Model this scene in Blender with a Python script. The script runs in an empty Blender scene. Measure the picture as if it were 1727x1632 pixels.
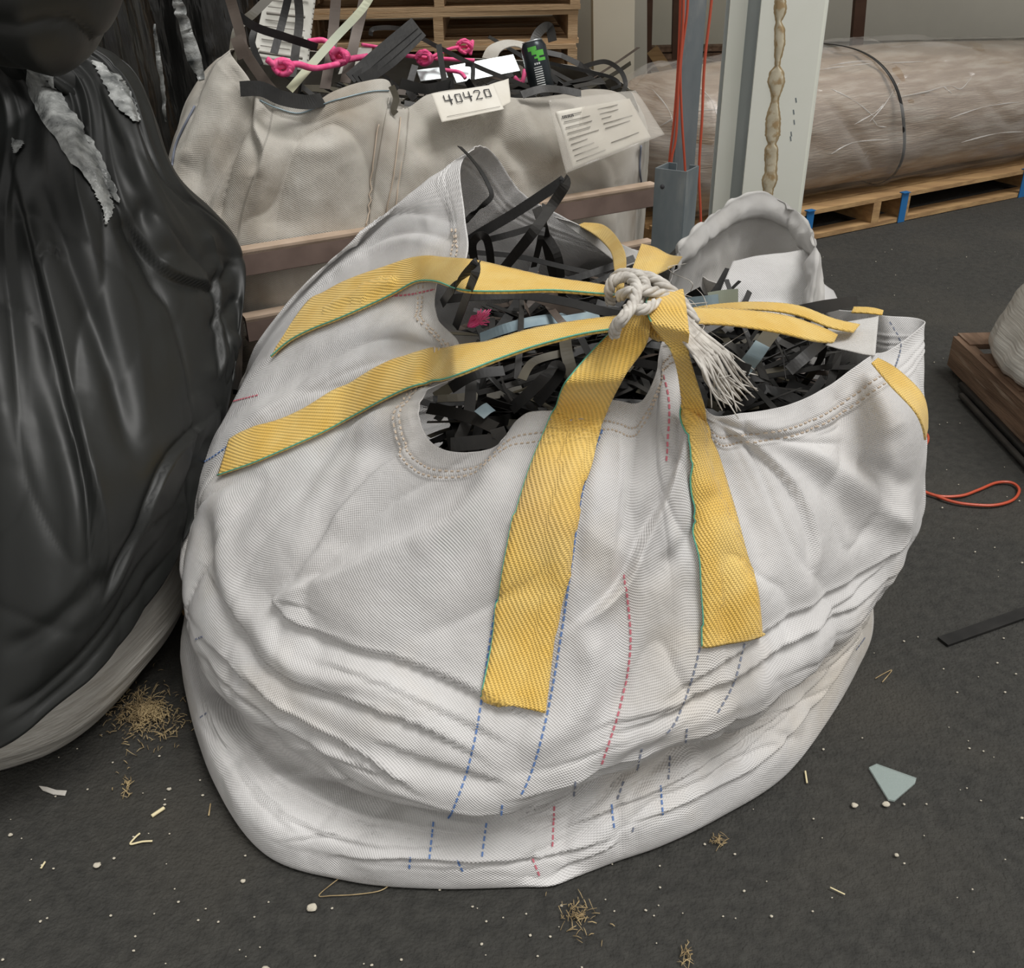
import bpy, math, random
import numpy as np
from math import sin, cos, radians, pi, tan, exp
from mathutils import Vector
from mathutils.bvhtree import BVHTree

S = bpy.context.scene
COL = S.collection
random.seed(7)
RNG = np.random.RandomState(11)

# ------------------------------------------------------------ camera
TH, PH, F, CAMH = radians(30.5), radians(-1.16), 1660.0, 1.4
fw = np.array([0, cos(TH), -sin(TH)])
r0 = np.array([1.0, 0, 0]); u0 = np.array([0, sin(TH), cos(TH)])
RT = r0 * cos(PH) + u0 * sin(PH); UP = u0 * cos(PH) - r0 * sin(PH)
CAM = np.array([0, 0, CAMH])
cd = bpy.data.cameras.new('camera'); cam = bpy.data.objects.new('camera', cd); COL.objects.link(cam)
cd.sensor_width = 36; cd.sensor_fit = 'HORIZONTAL'; cd.lens = F / 1727 * 36; cd.clip_start = .02
from mathutils import Matrix
M = Matrix(((RT[0], UP[0], -fw[0], 0), (RT[1], UP[1], -fw[1], 0), (RT[2], UP[2], -fw[2], CAMH), (0, 0, 0, 1)))
cam.matrix_world = M
S.camera = cam
S.view_settings.view_transform = 'Standard'; S.view_settings.look = 'None'
S.view_settings.gamma = 1; S.view_settings.use_curve_mapping = False
S.view_settings.exposure = -0.13

# ------------------------------------------------------------ light: bright overcast yard behind the camera
W = bpy.data.worlds.new('overcast_sky'); S.world = W; W.use_nodes = True
wn = W.node_tree.nodes; wl = W.node_tree.links
bg = wn['Background']; bg.inputs['Strength'].default_value = 0.76
tc = wn.new('ShaderNodeTexCoord'); sp = wn.new('ShaderNodeSeparateXYZ'); wl.new(tc.outputs['Generated'], sp.inputs[0])
mr = wn.new('ShaderNodeMapRange'); mr.inputs['From Min'].default_value = -0.8; mr.inputs['From Max'].default_value = 0.9
mr.inputs['To Min'].default_value = 0; mr.inputs['To Max'].default_value = 1
wl.new(sp.outputs['Z'], mr.inputs['Value'])
rp = wn.new('ShaderNodeValToRGB'); rp.color_ramp.elements[0].color = (.50, .46, .42, 1); rp.color_ramp.elements[1].color = (1.0, .985, .95, 1)
wl.new(mr.outputs[0], rp.inputs[0]); wl.new(rp.outputs[0], bg.inputs['Color'])
sd = bpy.data.lights.new('sun', 'SUN'); sun = bpy.data.objects.new('sun', sd); COL.objects.link(sun)
sd.energy = 2.3; sd.angle = radians(24); sd.color = (1.0, .985, .96)
sun.rotation_euler = Vector((-.38, .22, -1.0)).to_track_quat('-Z', 'Y').to_euler()


def ray(x, y): return fw + (x - 863.5) / F * RT + (816 - y) / F * UP
def Z(x, y, z):
    d = ray(x, y); return CAM + d * ((z - CAMH) / d[2])
def YP(x, y, Y):
    d = ray(x, y); return CAM + d * (Y / d[1])
def proj(P):
    q = np.asarray(P) - CAM; d = q @ fw
    return 863.5 + F * (q @ RT) / d, 816 - F * (q @ UP) / d


# ------------------------------------------------------------ materials
def N(nt, t, **kw):
    n = nt.nodes.new(t)
    for k, v in kw.items(): setattr(n, k, v)
    return n
def mat(name, c1, c2=None, scale=4, rough=.7, metal=0, bump=0, bscale=60, stretch=(1, 1, 1), coat=0, det=5,
        weave=0, twill=0, c3=None, s3=1.2, t3=(.52, .62), alpha=1, spec=.5, lo=.35, hi=.65, sheen=0):
    m = bpy.data.materials.new(name); m.use_nodes = True; nt = m.node_tree
    b = nt.nodes['Principled BSDF']; L = nt.links.new
    b.inputs['Roughness'].default_value = rough; b.inputs['Metallic'].default_value = metal
    b.inputs['Specular IOR Level'].default_value = spec
    b.inputs['Coat Weight'].default_value = coat; b.inputs['Coat Roughness'].default_value = .15
    b.inputs['Sheen Weight'].default_value = sheen
    tc = N(nt, 'ShaderNodeTexCoord'); mp = N(nt, 'ShaderNodeMapping'); mp.inputs['Scale'].default_value = stretch
    L(tc.outputs['Object'], mp.inputs[0])
    col = None
    def noise(sc, d=det, src=mp):
        n = N(nt, 'ShaderNodeTexNoise'); n.inputs['Scale'].default_value = sc; n.inputs['Detail'].default_value = d
        L(src.outputs[0], n.inputs['Vector']); return n
    if c2:
        n = noise(scale); r = N(nt, 'ShaderNodeValToRGB')
        r.color_ramp.elements[0].position = lo; r.color_ramp.elements[1].position = hi
        r.color_ramp.elements[0].color = (*c1, 1); r.color_ramp.elements[1].color = (*c2, 1)
        L(n.outputs[0], r.inputs[0]); col = r.outputs[0]
        if c3:
            n3 = noise(s3); r3 = N(nt, 'ShaderNodeMapRange'); r3.inputs['From Min'].default_value = t3[0]; r3.inputs['From Max'].default_value = t3[1]
            L(n3.outputs[0], r3.inputs[0])
            mx = N(nt, 'ShaderNodeMix', data_type='RGBA'); L(r3.outputs[0], mx.inputs[0]); L(col, mx.inputs[6])
            mx.inputs[7].default_value = (*c3, 1); col = mx.outputs[2]
        L(col, b.inputs['Base Color'])
    else:
        b.inputs['Base Color'].default_value = (*c1, 1)
    h = None
    if bump:
        nb = noise(bscale, 4)
        h = N(nt, 'ShaderNodeMath', operation='MULTIPLY'); L(nb.outputs[0], h.inputs[0]); h.inputs[1].default_value = bump
        h = h.outputs[0]
    if weave or twill:
        uv = N(nt, 'ShaderNodeUVMap'); sx = N(nt, 'ShaderNodeSeparateXYZ'); L(uv.outputs[0], sx.inputs[0])
        def sn(a, bb, k1, k2):
            m1 = N(nt, 'ShaderNodeMath', operation='MULTIPLY'); L(a, m1.inputs[0]); m1.inputs[1].default_value = k1
            m2 = N(nt, 'ShaderNodeMath', operation='MULTIPLY_ADD'); L(bb, m2.inputs[0]); m2.inputs[1].default_value = k2; L(m1.outputs[0], m2.inputs[2])
            s = N(nt, 'ShaderNodeMath', operation='SINE'); L(m2.outputs[0], s.inputs[0]); return s.outputs[0]
        X, Y = sx.outputs[0], sx.outputs[1]
        if weave:
            k = 2 * pi / weave
            a = sn(X, Y, k, 0); c = sn(X, Y, 0, k * 1.1)
        else:
            k = 2 * pi / twill
            a = sn(X, Y, k * 1.0, k * .55); c = sn(X, Y, -k * .5, k * 1.7)
        p = N(nt, 'ShaderNodeMath', operation='MULTIPLY'); L(a, p.inputs[0]); L(c, p.inputs[1])
        if twill:
            q = N(nt, 'ShaderNodeMath', operation='MULTIPLY_ADD'); L(a, q.inputs[0]); q.inputs[1].default_value = 1.2; L(p.outputs[0], q.inputs[2]); p = q
        q = N(nt, 'ShaderNodeMath', operation='MULTIPLY'); L(p.outputs[0], q.inputs[0]); q.inputs[1].default_value = .00055 if weave else .00045
        # fibre colour: the gaps between tapes are a touch greyer
        if col is not None:
            mr_ = N(nt, 'ShaderNodeMapRange'); L(p.outputs[0], mr_.inputs[0]); mr_.inputs['From Min'].default_value = -1; mr_.inputs['From Max'].default_value = 1
            mr_.inputs['To Min'].default_value = .83 if weave else .78; mr_.inputs['To Max'].default_value = 1.08
            vm = N(nt, 'ShaderNodeVectorMath', operation='SCALE'); L(col, vm.inputs[0]); L(mr_.outputs[0], vm.inputs['Scale'])
            L(vm.outputs[0], b.inputs['Base Color'])
        if h is not None:
            ad = N(nt, 'ShaderNodeMath', operation='ADD'); L(h, ad.inputs[0]); L(q.outputs[0], ad.inputs[1]); h = ad.outputs[0]
        else: h = q.outputs[0]
    if h is not None:
        bn = N(nt, 'ShaderNodeBump'); bn.inputs['Distance'].default_value = 1; bn.inputs['Strength'].default_value = 1
        L(h, bn.inputs['Height']); L(bn.outputs[0], b.inputs['Normal'])
    if alpha < 1: b.inputs['Alpha'].default_value = alpha
    return m

MT = {}
MT['bag'] = mat('woven_white', (.66, .645, .635), (.75, .74, .735), 5, .60, weave=.0048, bump=.012, bscale=8, c3=(.62, .55, .45), s3=2.6, t3=(.55, .80))
MT['bagin'] = mat('hem_white', (.70, .68, .65), (.79, .775, .755), 9, .65, weave=.003, bump=.002, bscale=30)
MT['oldbag'] = mat('aged_woven_white', (.44, .405, .35), (.68, .655, .60), 2.8, .75, weave=.0052, bump=.012, bscale=10, c3=(.30, .25, .19), s3=3.2, t3=(.52, .74), stretch=(1, 1, .6))
MT['yellow'] = mat('yellow_webbing', (.86, .54, .10), (.93, .65, .19), 14, .5, twill=.0068, c3=(.70, .47, .17), s3=3, t3=(.55, .75), sheen=.2)
MT['green'] = mat('green_thread', (.12, .42, .30))
MT['blue'] = mat('blue_thread', (.12, .22, .48)); MT['red'] = mat('red_thread', (.58, .16, .20)); MT['grey'] = mat('grey_thread', (.20, .22, .28))
MT['tan'] = mat('tan_thread', (.52, .43, .34))
MT['rope'] = mat('rope_white', (.42, .39, .35), (.66, .63, .58), 60, .8)
MT['s1'] = mat('strap_black', (.008, .008, .008), (.022, .021, .020), 12, .5, .1, bump=.0006, bscale=90)
MT['s2'] = mat('strap_grey', (.020, .019, .018), (.045, .042, .038), 12, .5, .1, bump=.0006, bscale=90)
MT['s3'] = mat('strap_brown', (.085, .065, .052), (.15, .12, .10), 9, .5, .15)
MT['s4'] = mat('strap_blue', (.20, .27, .31), (.30, .38, .41), 20, .38, .5)
MT['s5'] = mat('strap_pale', (.24, .28, .24), (.36, .35, .22), 3, .45, .3)
MT['s6'] = mat('strap_olive', (.06, .052, .036), (.10, .088, .06), 12, .5)
MT['film'] = mat('black_film', (.0085, .0095, .009), (.014, .015, .014), 3, .47, bump=.004, bscale=6, spec=.38, coat=.0, stretch=(1, 1, .35), det=3)
MT['film2'] = mat('black_film_gloss', (.006, .006, .006), (.016, .016, .015), 3, .2, bump=.03, bscale=7, stretch=(1.6, 1.6, .25), det=4)
MT['film_sheen'] = mat('crinkled_film_sheen', (.05, .055, .055), (.40, .41, .40), 32, .3, bump=.006, bscale=60, lo=.3, hi=.7, det=2)  # pale tone imitates reflections on crinkled film
MT['wrap'] = mat('stretch_wrap', (.56, .53, .48), (.72, .70, .65), 30, .38, bump=.004, bscale=30, stretch=(1, .16, 5), coat=.25)
MT['asph'] = mat('asphalt', (.021, .0205, .018), (.046, .0445, .039), 42, .82, bump=.006, bscale=150, det=8, c3=(.060, .054, .043), s3=2.1, t3=(.50, .85), lo=.25, hi=.75)
MT['wood'] = mat('pallet_wood', (.36, .23, .12), (.55, .38, .22), 6, .75, bump=.002, bscale=60, stretch=(.4, 6, 6))
MT['woodd'] = mat('old_wood', (.13, .075, .045), (.27, .17, .11), 7, .75, bump=.003, bscale=50, stretch=(3, .4, 6), c3=(.42, .32, .24), s3=9, t3=(.58, .75))
MT['woodo'] = mat('orange_wood', (.34, .20, .09), (.52, .33, .15), 7, .7, bump=.002, bscale=50, stretch=(.6, 3, 6))
MT['woodr'] = mat('dark_lumber', (.07, .030, .018), (.12, .06, .035), 7, .75)
MT['wall'] = mat('wall_paint', (.66, .635, .53), (.72, .69, .58), 2, .8)
MT['wall2'] = mat('wall_panel', (.62, .60, .53), (.68, .66, .58), 2, .8)
MT['base'] = mat('dark_base', (.02, .02, .018), (.04, .038, .034), 6, .9)
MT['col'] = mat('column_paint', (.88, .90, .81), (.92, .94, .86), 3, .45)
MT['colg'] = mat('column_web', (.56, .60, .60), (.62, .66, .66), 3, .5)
MT['rust'] = mat('rust_drip', (.52, .46, .33), (.66, .60, .45), 25, .3, c3=(.40, .28, .14), s3=30, t3=(.5, .62), coat=.3)
MT['rustd'] = mat('rust_edge', (.33, .24, .12), (.42, .32, .18), 25, .5)
MT['galv'] = mat('galvanised', (.19, .23, .25), (.27, .31, .33), 14, .45, .55, stretch=(1, 1, .3), c3=(.33, .36, .37), s3=25, t3=(.55, .75))
MT['rail'] = mat('rail_paint', (.17, .12, .10), (.23, .165, .14), 12, .5, .2)
MT['railtop'] = mat('rail_bare', (.44, .33, .24), (.56, .43, .33), 18, .5, .1)
MT['redw'] = mat('red_wire', (.52, .08, .035), None, rough=.45); MT['redw'].node_tree.nodes['Principled BSDF'].inputs['Coat Weight'].default_value = .3
MT['pink'] = mat('pink_twine', (.85, .06, .24), (.95, .16, .36), 60, .6)
MT['card'] = mat('wrapped_cardboard', (.26, .185, .125), (.38, .29, .21), 5, .42, bump=.004, bscale=20, stretch=(1, 1, 9), c3=(.46, .40, .33), s3=5, t3=(.5, .78), coat=.35)
MT['clear'] = mat('clear_film', (.86, .85, .83), None, rough=.12, alpha=.16, spec=1)
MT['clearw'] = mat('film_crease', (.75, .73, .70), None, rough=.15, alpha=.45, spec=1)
MT['bluetie'] = mat('blue_strap', (.02, .16, .42), None, rough=.4)
MT['steelw'] = mat('bright_plate', (.62, .70, .71), (.72, .78, .78), 3, .3, .3)
MT['paper'] = mat('paper', (.66, .62, .54), (.76, .73, .66), 8, .7, bump=.002, bscale=20)
MT['paperw'] = mat('newsprint', (.50, .49, .44), (.63, .62, .57), 20, .8)
MT['ink'] = mat('ink', (.05, .05, .055), None, rough=.7)
MT['inkg'] = mat('ink_grey', (.30, .28, .25), None, rough=.7)
MT['can'] = mat('can_black', (.016, .022, .028), (.03, .04, .045), 10, .3, .4)
MT['cang'] = mat('can_green', (.10, .45, .06), None, rough=.35)
MT['alu'] = mat('aluminium', (.55, .57, .58), None, rough=.3, metal=.9)
MT['lbl'] = mat('can_white', (.6, .62, .62), None, rough=.5)
MT['straw'] = mat('straw', (.24, .17, .085), (.50, .38, .20), 30, .8)
MT['strawl'] = mat('straw_light', (.78, .68, .42), None, rough=.7)
MT['stone'] = mat('pale_stone', (.46, .42, .34), (.66, .61, .50), 40, .85)
MT['glass'] = mat('glassy_plastic', (.55, .66, .63), None, rough=.08, alpha=.35, spec=1)
MT['pouch'] = mat('plastic_pouch', (.74, .70, .63), None, rough=.12, alpha=.28, spec=1)
MT['dirt'] = mat('sandy_dirt', (.20, .15, .09), (.34, .27, .18), 30, .9)


# ------------------------------------------------------------ objects
WL = {}   # world location of every parent
def emp(name, loc, label, cat, group=None):
    o = bpy.data.objects.new(name, None); COL.objects.link(o); o.location = loc; o.empty_display_size = .05
    WL[o.name] = np.array(loc, float); tag(o, label, cat, group); return o
def tag(o, label, cat, group=None, kind=None):
    o['label'] = label; o['category'] = cat
    if group: o['group'] = group
    if kind: o['kind'] = kind
    return o
def obj(name, V, Fc, m, parent=None, smooth=True, uv=None, origin=None, mats=None, midx=None):
    V = np.asarray(V, float).reshape(-1, 3)
    if parent is not None: o0 = WL[parent.name]
    elif origin is not None: o0 = np.array(origin, float)
    else: o0 = np.array([(V[:, 0].min() + V[:, 0].max()) / 2, (V[:, 1].min() + V[:, 1].max()) / 2, V[:, 2].min()])
    me = bpy.data.meshes.new(name); me.from_pydata((V - o0).tolist(), [], [list(map(int, f)) for f in Fc]); me.update()
    if uv is not None:
        uvl = me.uv_layers.new(name='UVMap'); li = np.empty(len(me.loops), int); me.loops.foreach_get('vertex_index', li)
        uvl.data.foreach_set('uv', np.asarray(uv, float)[li].ravel())
    if smooth: me.polygons.foreach_set('use_smooth', [True] * len(me.polygons))
    for mm in (mats or [m]): me.materials.append(mm if not isinstance(mm, str) else MT[mm])
    if midx is not None: me.polygons.foreach_set('material_index', midx)
    o = bpy.data.objects.new(name, me); COL.objects.link(o)
    if parent is not None: o.parent = parent; WL[o.name] = o0
    else: o.location = o0; WL[o.name] = o0
    return o
def struct(o): o['kind'] = 'structure'; return o

def merge(*parts):
    V = []; Fc = []; n = 0
    for v, f in parts:
        v = np.asarray(v, float).reshape(-1, 3); V.append(v); Fc += [[i + n for i in q] for q in f]; n += len(v)
    return np.vstack(V), Fc
def box(c, s, rz=0, ax=None):
    """box centred at c, size s, turned rz about z or in axes ax"""
    h = np.array(s) / 2.0
    v = np.array([[x, y, z] for x in (-1, 1) for y in (-1, 1) for z in (-1, 1)]) * h
    if ax is None: ax = np.array([[cos(rz), sin(rz), 0], [-sin(rz), cos(rz), 0], [0, 0, 1]])
    v = v @ np.array(ax) + np.array(c)
    f = [(0, 1, 3, 2), (4, 6, 7, 5), (0, 4, 5, 1), (2, 3, 7, 6), (0, 2, 6, 4), (1, 5, 7, 3)]
    return v, f
def beam(a, b, w, h, up=(0, 0, 1)):
    a = np.array(a, float); b = np.array(b, float); d = b - a; L = np.linalg.norm(d); d /= L
    s = np.cross(d, up); s /= np.linalg.norm(s); u = np.cross(s, d)
    return box((a + b) / 2, (L, w, h), ax=[d, s, u])
def cr(P, n, closed=False):
    """Catmull-Rom resample of a polyline"""
    P = np.array(P, float); k = len(P)
    if k == 2 and not closed:
        t = np.linspace(0, 1, n)[:, None]; return P[0] * (1 - t) + P[1] * t
    T = np.linspace(0, k if closed else k - 1, n, endpoint=not closed); out = []
    for t in T:
        i = int(t); 
        if not closed and i >= k - 1: i = k - 2
        u = t - i
        g = (lambda j: P[j % k]) if closed else (lambda j: P[min(max(j, 0), k - 1)])
        p0, p1, p2, p3 = g(i - 1), g(i), g(i + 1), g(i + 2)
        out.append(.5 * (2 * p1 + (p2 - p0) * u + (2 * p0 - 5 * p1 + 4 * p2 - p3) * u * u + (3 * p1 - p0 - 3 * p2 + p3) * u ** 3))
    return np.array(out)
def tube(P, r, n=7, res=None, caps=True, closed=False):
    P = cr(P, res, closed) if res else np.array(P, float)
    k = len(P); R = np.broadcast_to(np.array(r, float), (k,)) if np.ndim(r) == 0 else np.interp(np.linspace(0, 1, k), np.linspace(0, 1, len(r)), r)
    V = []; T = np.gradient(P, axis=0) if not closed else np.roll(P, -1, 0) - np.roll(P, 1, 0)
    up = np.array([.13, .21, .97])
    for i in range(k):
        t = T[i] / (np.linalg.norm(T[i]) + 1e-9); s = np.cross(t, up)
        if np.linalg.norm(s) < .2: s = np.cross(t, [1, 0, 0])
        s /= np.linalg.norm(s); up = np.cross(s, t)
        for j in range(n):
            a = 2 * pi * j / n; V.append(P[i] + R[i] * (cos(a) * s + sin(a) * up))
    Fc = []
    for i in range(k if closed else k - 1):
        for j in range(n):
            a = i * n + j; b = i * n + (j + 1) % n; c = ((i + 1) % k) * n
            Fc.append((a, b, c + (j + 1) % n, c + j))
    if caps and not closed: Fc += [list(range(n))[::-1], [(k - 1) * n + j for j in range(n)]]
    return np.array(V), Fc
def strip(Lp, Rp, th=.0012, nw=1, crown=0):
    """solid band between two edge polylines; returns V, F, UV (metres)"""
    Lp = np.array(Lp, float); Rp = np.array(Rp, float); k = len(Lp); m = nw + 1
    C = (Lp + Rp) / 2; T = np.gradient(C, axis=0); Wd = Rp - Lp
    Nn = np.cross(T, Wd); Nn /= (np.linalg.norm(Nn, axis=1, keepdims=True) + 1e-9)
    vl = np.concatenate([[0], np.cumsum(np.linalg.norm(np.diff(C, axis=0), axis=1))])
    V = []; UV = []
    for side in (1, -1):
        for i in range(k):
            for j in range(m):
                s = j / nw; V.append(Lp[i] + Wd[i] * s + Nn[i] * (side * th / 2 + crown * 4 * s * (1 - s)))
                UV.append((s * np.linalg.norm(Wd[i]), vl[i]))
    o = k * m; Fc = []
    for i in range(k - 1):
        for j in range(nw):
            a = i * m + j; Fc.append((a, a + 1, a + m + 1, a + m)); Fc.append((o + a, o + a + m, o + a + m + 1, o + a + 1))
        a = i * m; Fc.append((a, a + m, o + a + m, o + a)); a += nw; Fc.append((a, o + a, o + a + m, a + m))
    for j in range(nw):
        Fc.append((j, o + j, o + j + 1, j + 1)); a = (k - 1) * m + j; Fc.append((a, a + 1, o + a + 1, o + a))
    return np.array(V), Fc, np.array(UV)
def band(P, w, nrm=None, th=.0010, res=None, twist=0):
    """strap of width w along centreline P; flat side faces nrm"""
    P = cr(P, res) if res else np.array(P, float)
    T = np.gradient(P, axis=0); T /= (np.linalg.norm(T, axis=1, keepdims=True) + 1e-9)
    nr = np.array(nrm if nrm is not None else (0, 0, 1.0)); 
    if nr.ndim == 1: nr = np.tile(nr, (len(P), 1))
    s = np.cross(T, nr); s /= (np.linalg.norm(s, axis=1, keepdims=True) + 1e-9)
    if twist:
        n2 = np.cross(s, T); a = np.linspace(0, twist, len(P))[:, None]; s = s * np.cos(a) + n2 * np.sin(a)
    w = np.interp(np.linspace(0, 1, len(P)), np.linspace(0, 1, len(w)), w)[:, None] if np.ndim(w) else w
    return strip(P - s * w / 2, P + s * w / 2, th)

_t = RNG.rand(64, 64, 64)
def vnoise(P):
    P = np.asarray(P, float); i = np.floor(P).astype(int); f = P - i; f = f * f * (3 - 2 * f); out = 0
    for dx in (0, 1):
        for dy in (0, 1):
            for dz in (0, 1):
                w = (f[..., 0] if dx else 1 - f[..., 0]) * (f[..., 1] if dy else 1 - f[..., 1]) * (f[..., 2] if dz else 1 - f[..., 2])
                out = out + w * _t[(i[..., 0] + dx) % 64, (i[..., 1] + dy) % 64, (i[..., 2] + dz) % 64]
    return out * 2 - 1
def ridged(P): return 1 - 2 * np.abs(vnoise(P))

def pspline(ts, P, tt, per):
    """periodic Hermite spline through (ts, P)"""
    ts = np.array(ts, float); P = np.array(P, float); k = len(ts)
    te = np.concatenate([[ts[-1] - per], ts, [ts[0] + per, ts[1] + per]]); Pe = np.vstack([P[-1], P, P[0], P[1]])
    m = np.zeros_like(Pe)
    for i in range(1, len(te) - 1):
        a = (Pe[i] - Pe[i - 1]) / (te[i] - te[i - 1]); b = (Pe[i + 1] - Pe[i]) / (te[i + 1] - te[i]); m[i] = (a + b) / 2
    m[0] = m[k]; m[-1] = m[2]
    t = ts[0] + (np.asarray(tt) - ts[0]) % per
    i = np.clip(np.searchsorted(te, t, side='right') - 1, 0, len(te) - 2)
    h = te[i + 1] - te[i]; u = ((t - te[i]) / h)[:, None]; h = h[:, None]
    return (2 * u**3 - 3 * u**2 + 1) * Pe[i] + (u**3 - 2 * u**2 + u) * h * m[i] + (-2 * u**3 + 3 * u**2) * Pe[i + 1] + (u**3 - u**2) * h * m[i + 1]

def loft(rings, nt, segs, per):
    """rings: list of (ts, pts); segs: rows between rings. Returns grid [row, col, 3]"""
    tt = np.linspace(0, per, nt, endpoint=False)
    R = [pspline(ts, P, tt, per) for ts, P in rings]; rows = []
    k = len(R)
    for i in range(k - 1):
        p0 = R[max(i - 1, 0)]; p1 = R[i]; p2 = R[i + 1]; p3 = R[min(i + 2, k - 1)]
        # chord-aware tangents so close rings give a tight turn
        d0 = np.linalg.norm(p1 - p0, axis=1, keepdims=True) + 1e-4; d1 = np.linalg.norm(p2 - p1, axis=1, keepdims=True) + 1e-4; d2 = np.linalg.norm(p3 - p2, axis=1, keepdims=True) + 1e-4
        m1 = (p2 - p1) if i == 0 else ((p1 - p0) / d0 * d1 + (p2 - p1) / d1 * d0) / (d0 + d1) * d1
        m2 = (p2 - p1) if i == k - 2 else ((p2 - p1) / d1 * d2 + (p3 - p2) / d2 * d1) / (d1 + d2) * d1
        for s in range(segs[i]):
            u = s / segs[i]
            rows.append((2 * u**3 - 3 * u**2 + 1) * p1 + (u**3 - 2 * u**2 + u) * m1 + (-2 * u**3 + 3 * u**2) * p2 + (u**3 - u**2) * m2)
    rows.append(R[-1]); return np.array(rows)
def gfaces(nr, nc, wrap=True):
    Fc = []
    for i in range(nr - 1):
        for j in range(nc if wrap else nc - 1):
            a = i * nc + j; b = i * nc + (j + 1) % nc; Fc.append((a, b, b + nc, a + nc))
    return Fc
def gnormals(G, wrap=True):
    du = (np.roll(G, -1, 1) - np.roll(G, 1, 1)) if wrap else np.gradient(G, axis=1); dv = np.gradient(G, axis=0)
    n = np.cross(dv, du); n /= (np.linalg.norm(n, axis=2, keepdims=True) + 1e-12); return n
def gsmooth(A, k, wrap=True):
    for _ in range(k):
        A = (A * 2 + np.roll(A, 1, 1) + np.roll(A, -1, 1)) / 4 if wrap else A
        B = A.copy(); B[1:-1] = (A[1:-1] * 2 + A[:-2] + A[2:]) / 4; A = B
    return A
def creases(G, Nn, lst, scale=1.0):
    """displacement from folds traced on the visible side; each (pts, width_px, depth_m, kind)"""
    px, py = proj(G.reshape(-1, 3)); px = px.reshape(G.shape[:2]); py = py.reshape(G.shape[:2])
    face = np.clip(((CAM - G) * Nn).sum(2) / np.linalg.norm(CAM - G, axis=2) * 4, 0, 1)
    D = np.zeros(G.shape[:2])
    for pts, w, dep, kind in lst:
        P = cr([(a, b) for a, b in pts], max(8, len(pts) * 6)); best = np.full(px.shape, 1e9); sg = np.zeros(px.shape); tp = np.zeros(px.shape)
        L = len(P) - 1
        for i in range(L):
            a = P[i]; d = P[i + 1] - a; l2 = (d @ d) + 1e-9
            u = np.clip(((px - a[0]) * d[0] + (py - a[1]) * d[1]) / l2, 0, 1)
            ex = px - a[0] - u * d[0]; ey = py - a[1] - u * d[1]; q = np.hypot(ex, ey)
            k = q < best; best = np.where(k, q, best); sg = np.where(k, np.sign(d[0] * ey - d[1] * ex), sg); tp = np.where(k, (i + u) / L, tp)
        env = np.clip(np.minimum(tp, 1 - tp) * 5, 0, 1); env = env * env * (3 - 2 * env) * .85 + .15
        env = np.where((tp <= 0) | (tp >= 1), env * np.exp(-(best / w) ** 2), env)
        if kind == 'v': d = -np.exp(-(best / w) ** 2)
        elif kind == 'r': d = np.exp(-(best / w) ** 2)
        elif kind == 'k': d = -np.exp(-best / w)                       # sharp valley
        elif kind == 'p': d = np.exp(-best / w)                        # sharp ridge
        elif kind == 'o':                                             # overlap: upper side laps over the lower with a crisp edge
            s = best * sg * (1 if P[-1][0] > P[0][0] else -1); d = np.where(s < 0, np.exp(s / w), -.8 * np.exp(-s / (w * .6))) * np.tanh(np.abs(s) / 1.3)
        else:                                                         # 's': step, raised on the left of travel direction as seen
            s = best * sg; d = -np.tanh(s / (w * .18)) * np.exp(-(best / w) ** 1.3) * .6
        D += d * dep * env * face
    return D * scale

def rope(P, r, res=40, ply=4, turns=5):
    """loose laid rope: several yarns winding round one path"""
    P = cr(P, res); T = np.gradient(P, axis=0); T /= np.linalg.norm(T, axis=1, keepdims=True); out = []
    s = np.cross(T, [.2, .3, 1.0]); s /= np.linalg.norm(s, axis=1, keepdims=True); u = np.cross(s, T)
    for k in range(ply):
        a = np.linspace(0, 2 * pi * turns, res)[:, None] + 2 * pi * k / ply + .3 * random.random()
        out.append(tube(P + (s * np.cos(a) + u * np.sin(a)) * r * .55, r * .52, 6))
    return merge(*out)
def sharp(P, e=5): return (1 - np.abs(vnoise(P))) ** e
def outward(F_, flip): return [f[::-1] for f in F_] if flip else F_

# ------------------------------------------------------------ ground
def ground():
    n = 150
    xs = np.linspace(-4, 5.5, 190); ys = np.linspace(-.6, 9, 190); X, Y = np.meshgrid(xs, ys)
    P = np.stack([X, Y, X * 0], -1); P[..., 2] = .004 * vnoise(P * 1.3) * .5 - .003
    V = P.reshape(-1, 3); struct(obj('floor', V, [f[::-1] for f in gfaces(190, 190, False)], 'asph', origin=(0, 0, 0)))
ground()

# ------------------------------------------------------------ the big bag in front
def pz(l): return [a[0] for a in l], np.array([Z(*a[1:]) for a in l])
PER = 37.0
rim = [(0, 800, 252, .99), (.5, 778, 285, .97), (1, 785, 360, .93), (2, 788, 440, .88), (3, 742, 470, .84), (4, 738, 535, .8), (5, 775, 580, .8), (6, 775, 632, .77),
       (7, 718, 665, .73), (8, 712, 720, .69), (9, 750, 758, .67), (10, 830, 755, .67), (11, 885, 699, .71), (12, 960, 692, .72), (13, 1030, 676, .73),
       (14, 1080, 678, .735), (15, 1106, 625, .77), (16, 1117, 575, .80), (17, 1153, 572, .80), (18, 1192, 690, .72), (19, 1250, 696, .71), (20, 1330, 682, .70),
       (21, 1400, 648, .70), (22, 1472, 598, .72), (22.5, 1500, 590, .70), (23, 1556, 546, .70), (24, 1490, 532, .70), (25, 1440, 526, .69), (26, 1400, 520, .68), (27, 1350, 507, .67),
       (28, 1280, 492, .66), (29, 1210, 478, .67), (30, 1160, 458, .69), (31, 1110, 438, .72), (32, 1075, 425, .74), (33, 1035, 408, .755),
       (34, 942, 362, .78), (35, 880, 325, .83), (36, 835, 262, .93)]
rim = pz(rim)
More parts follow.
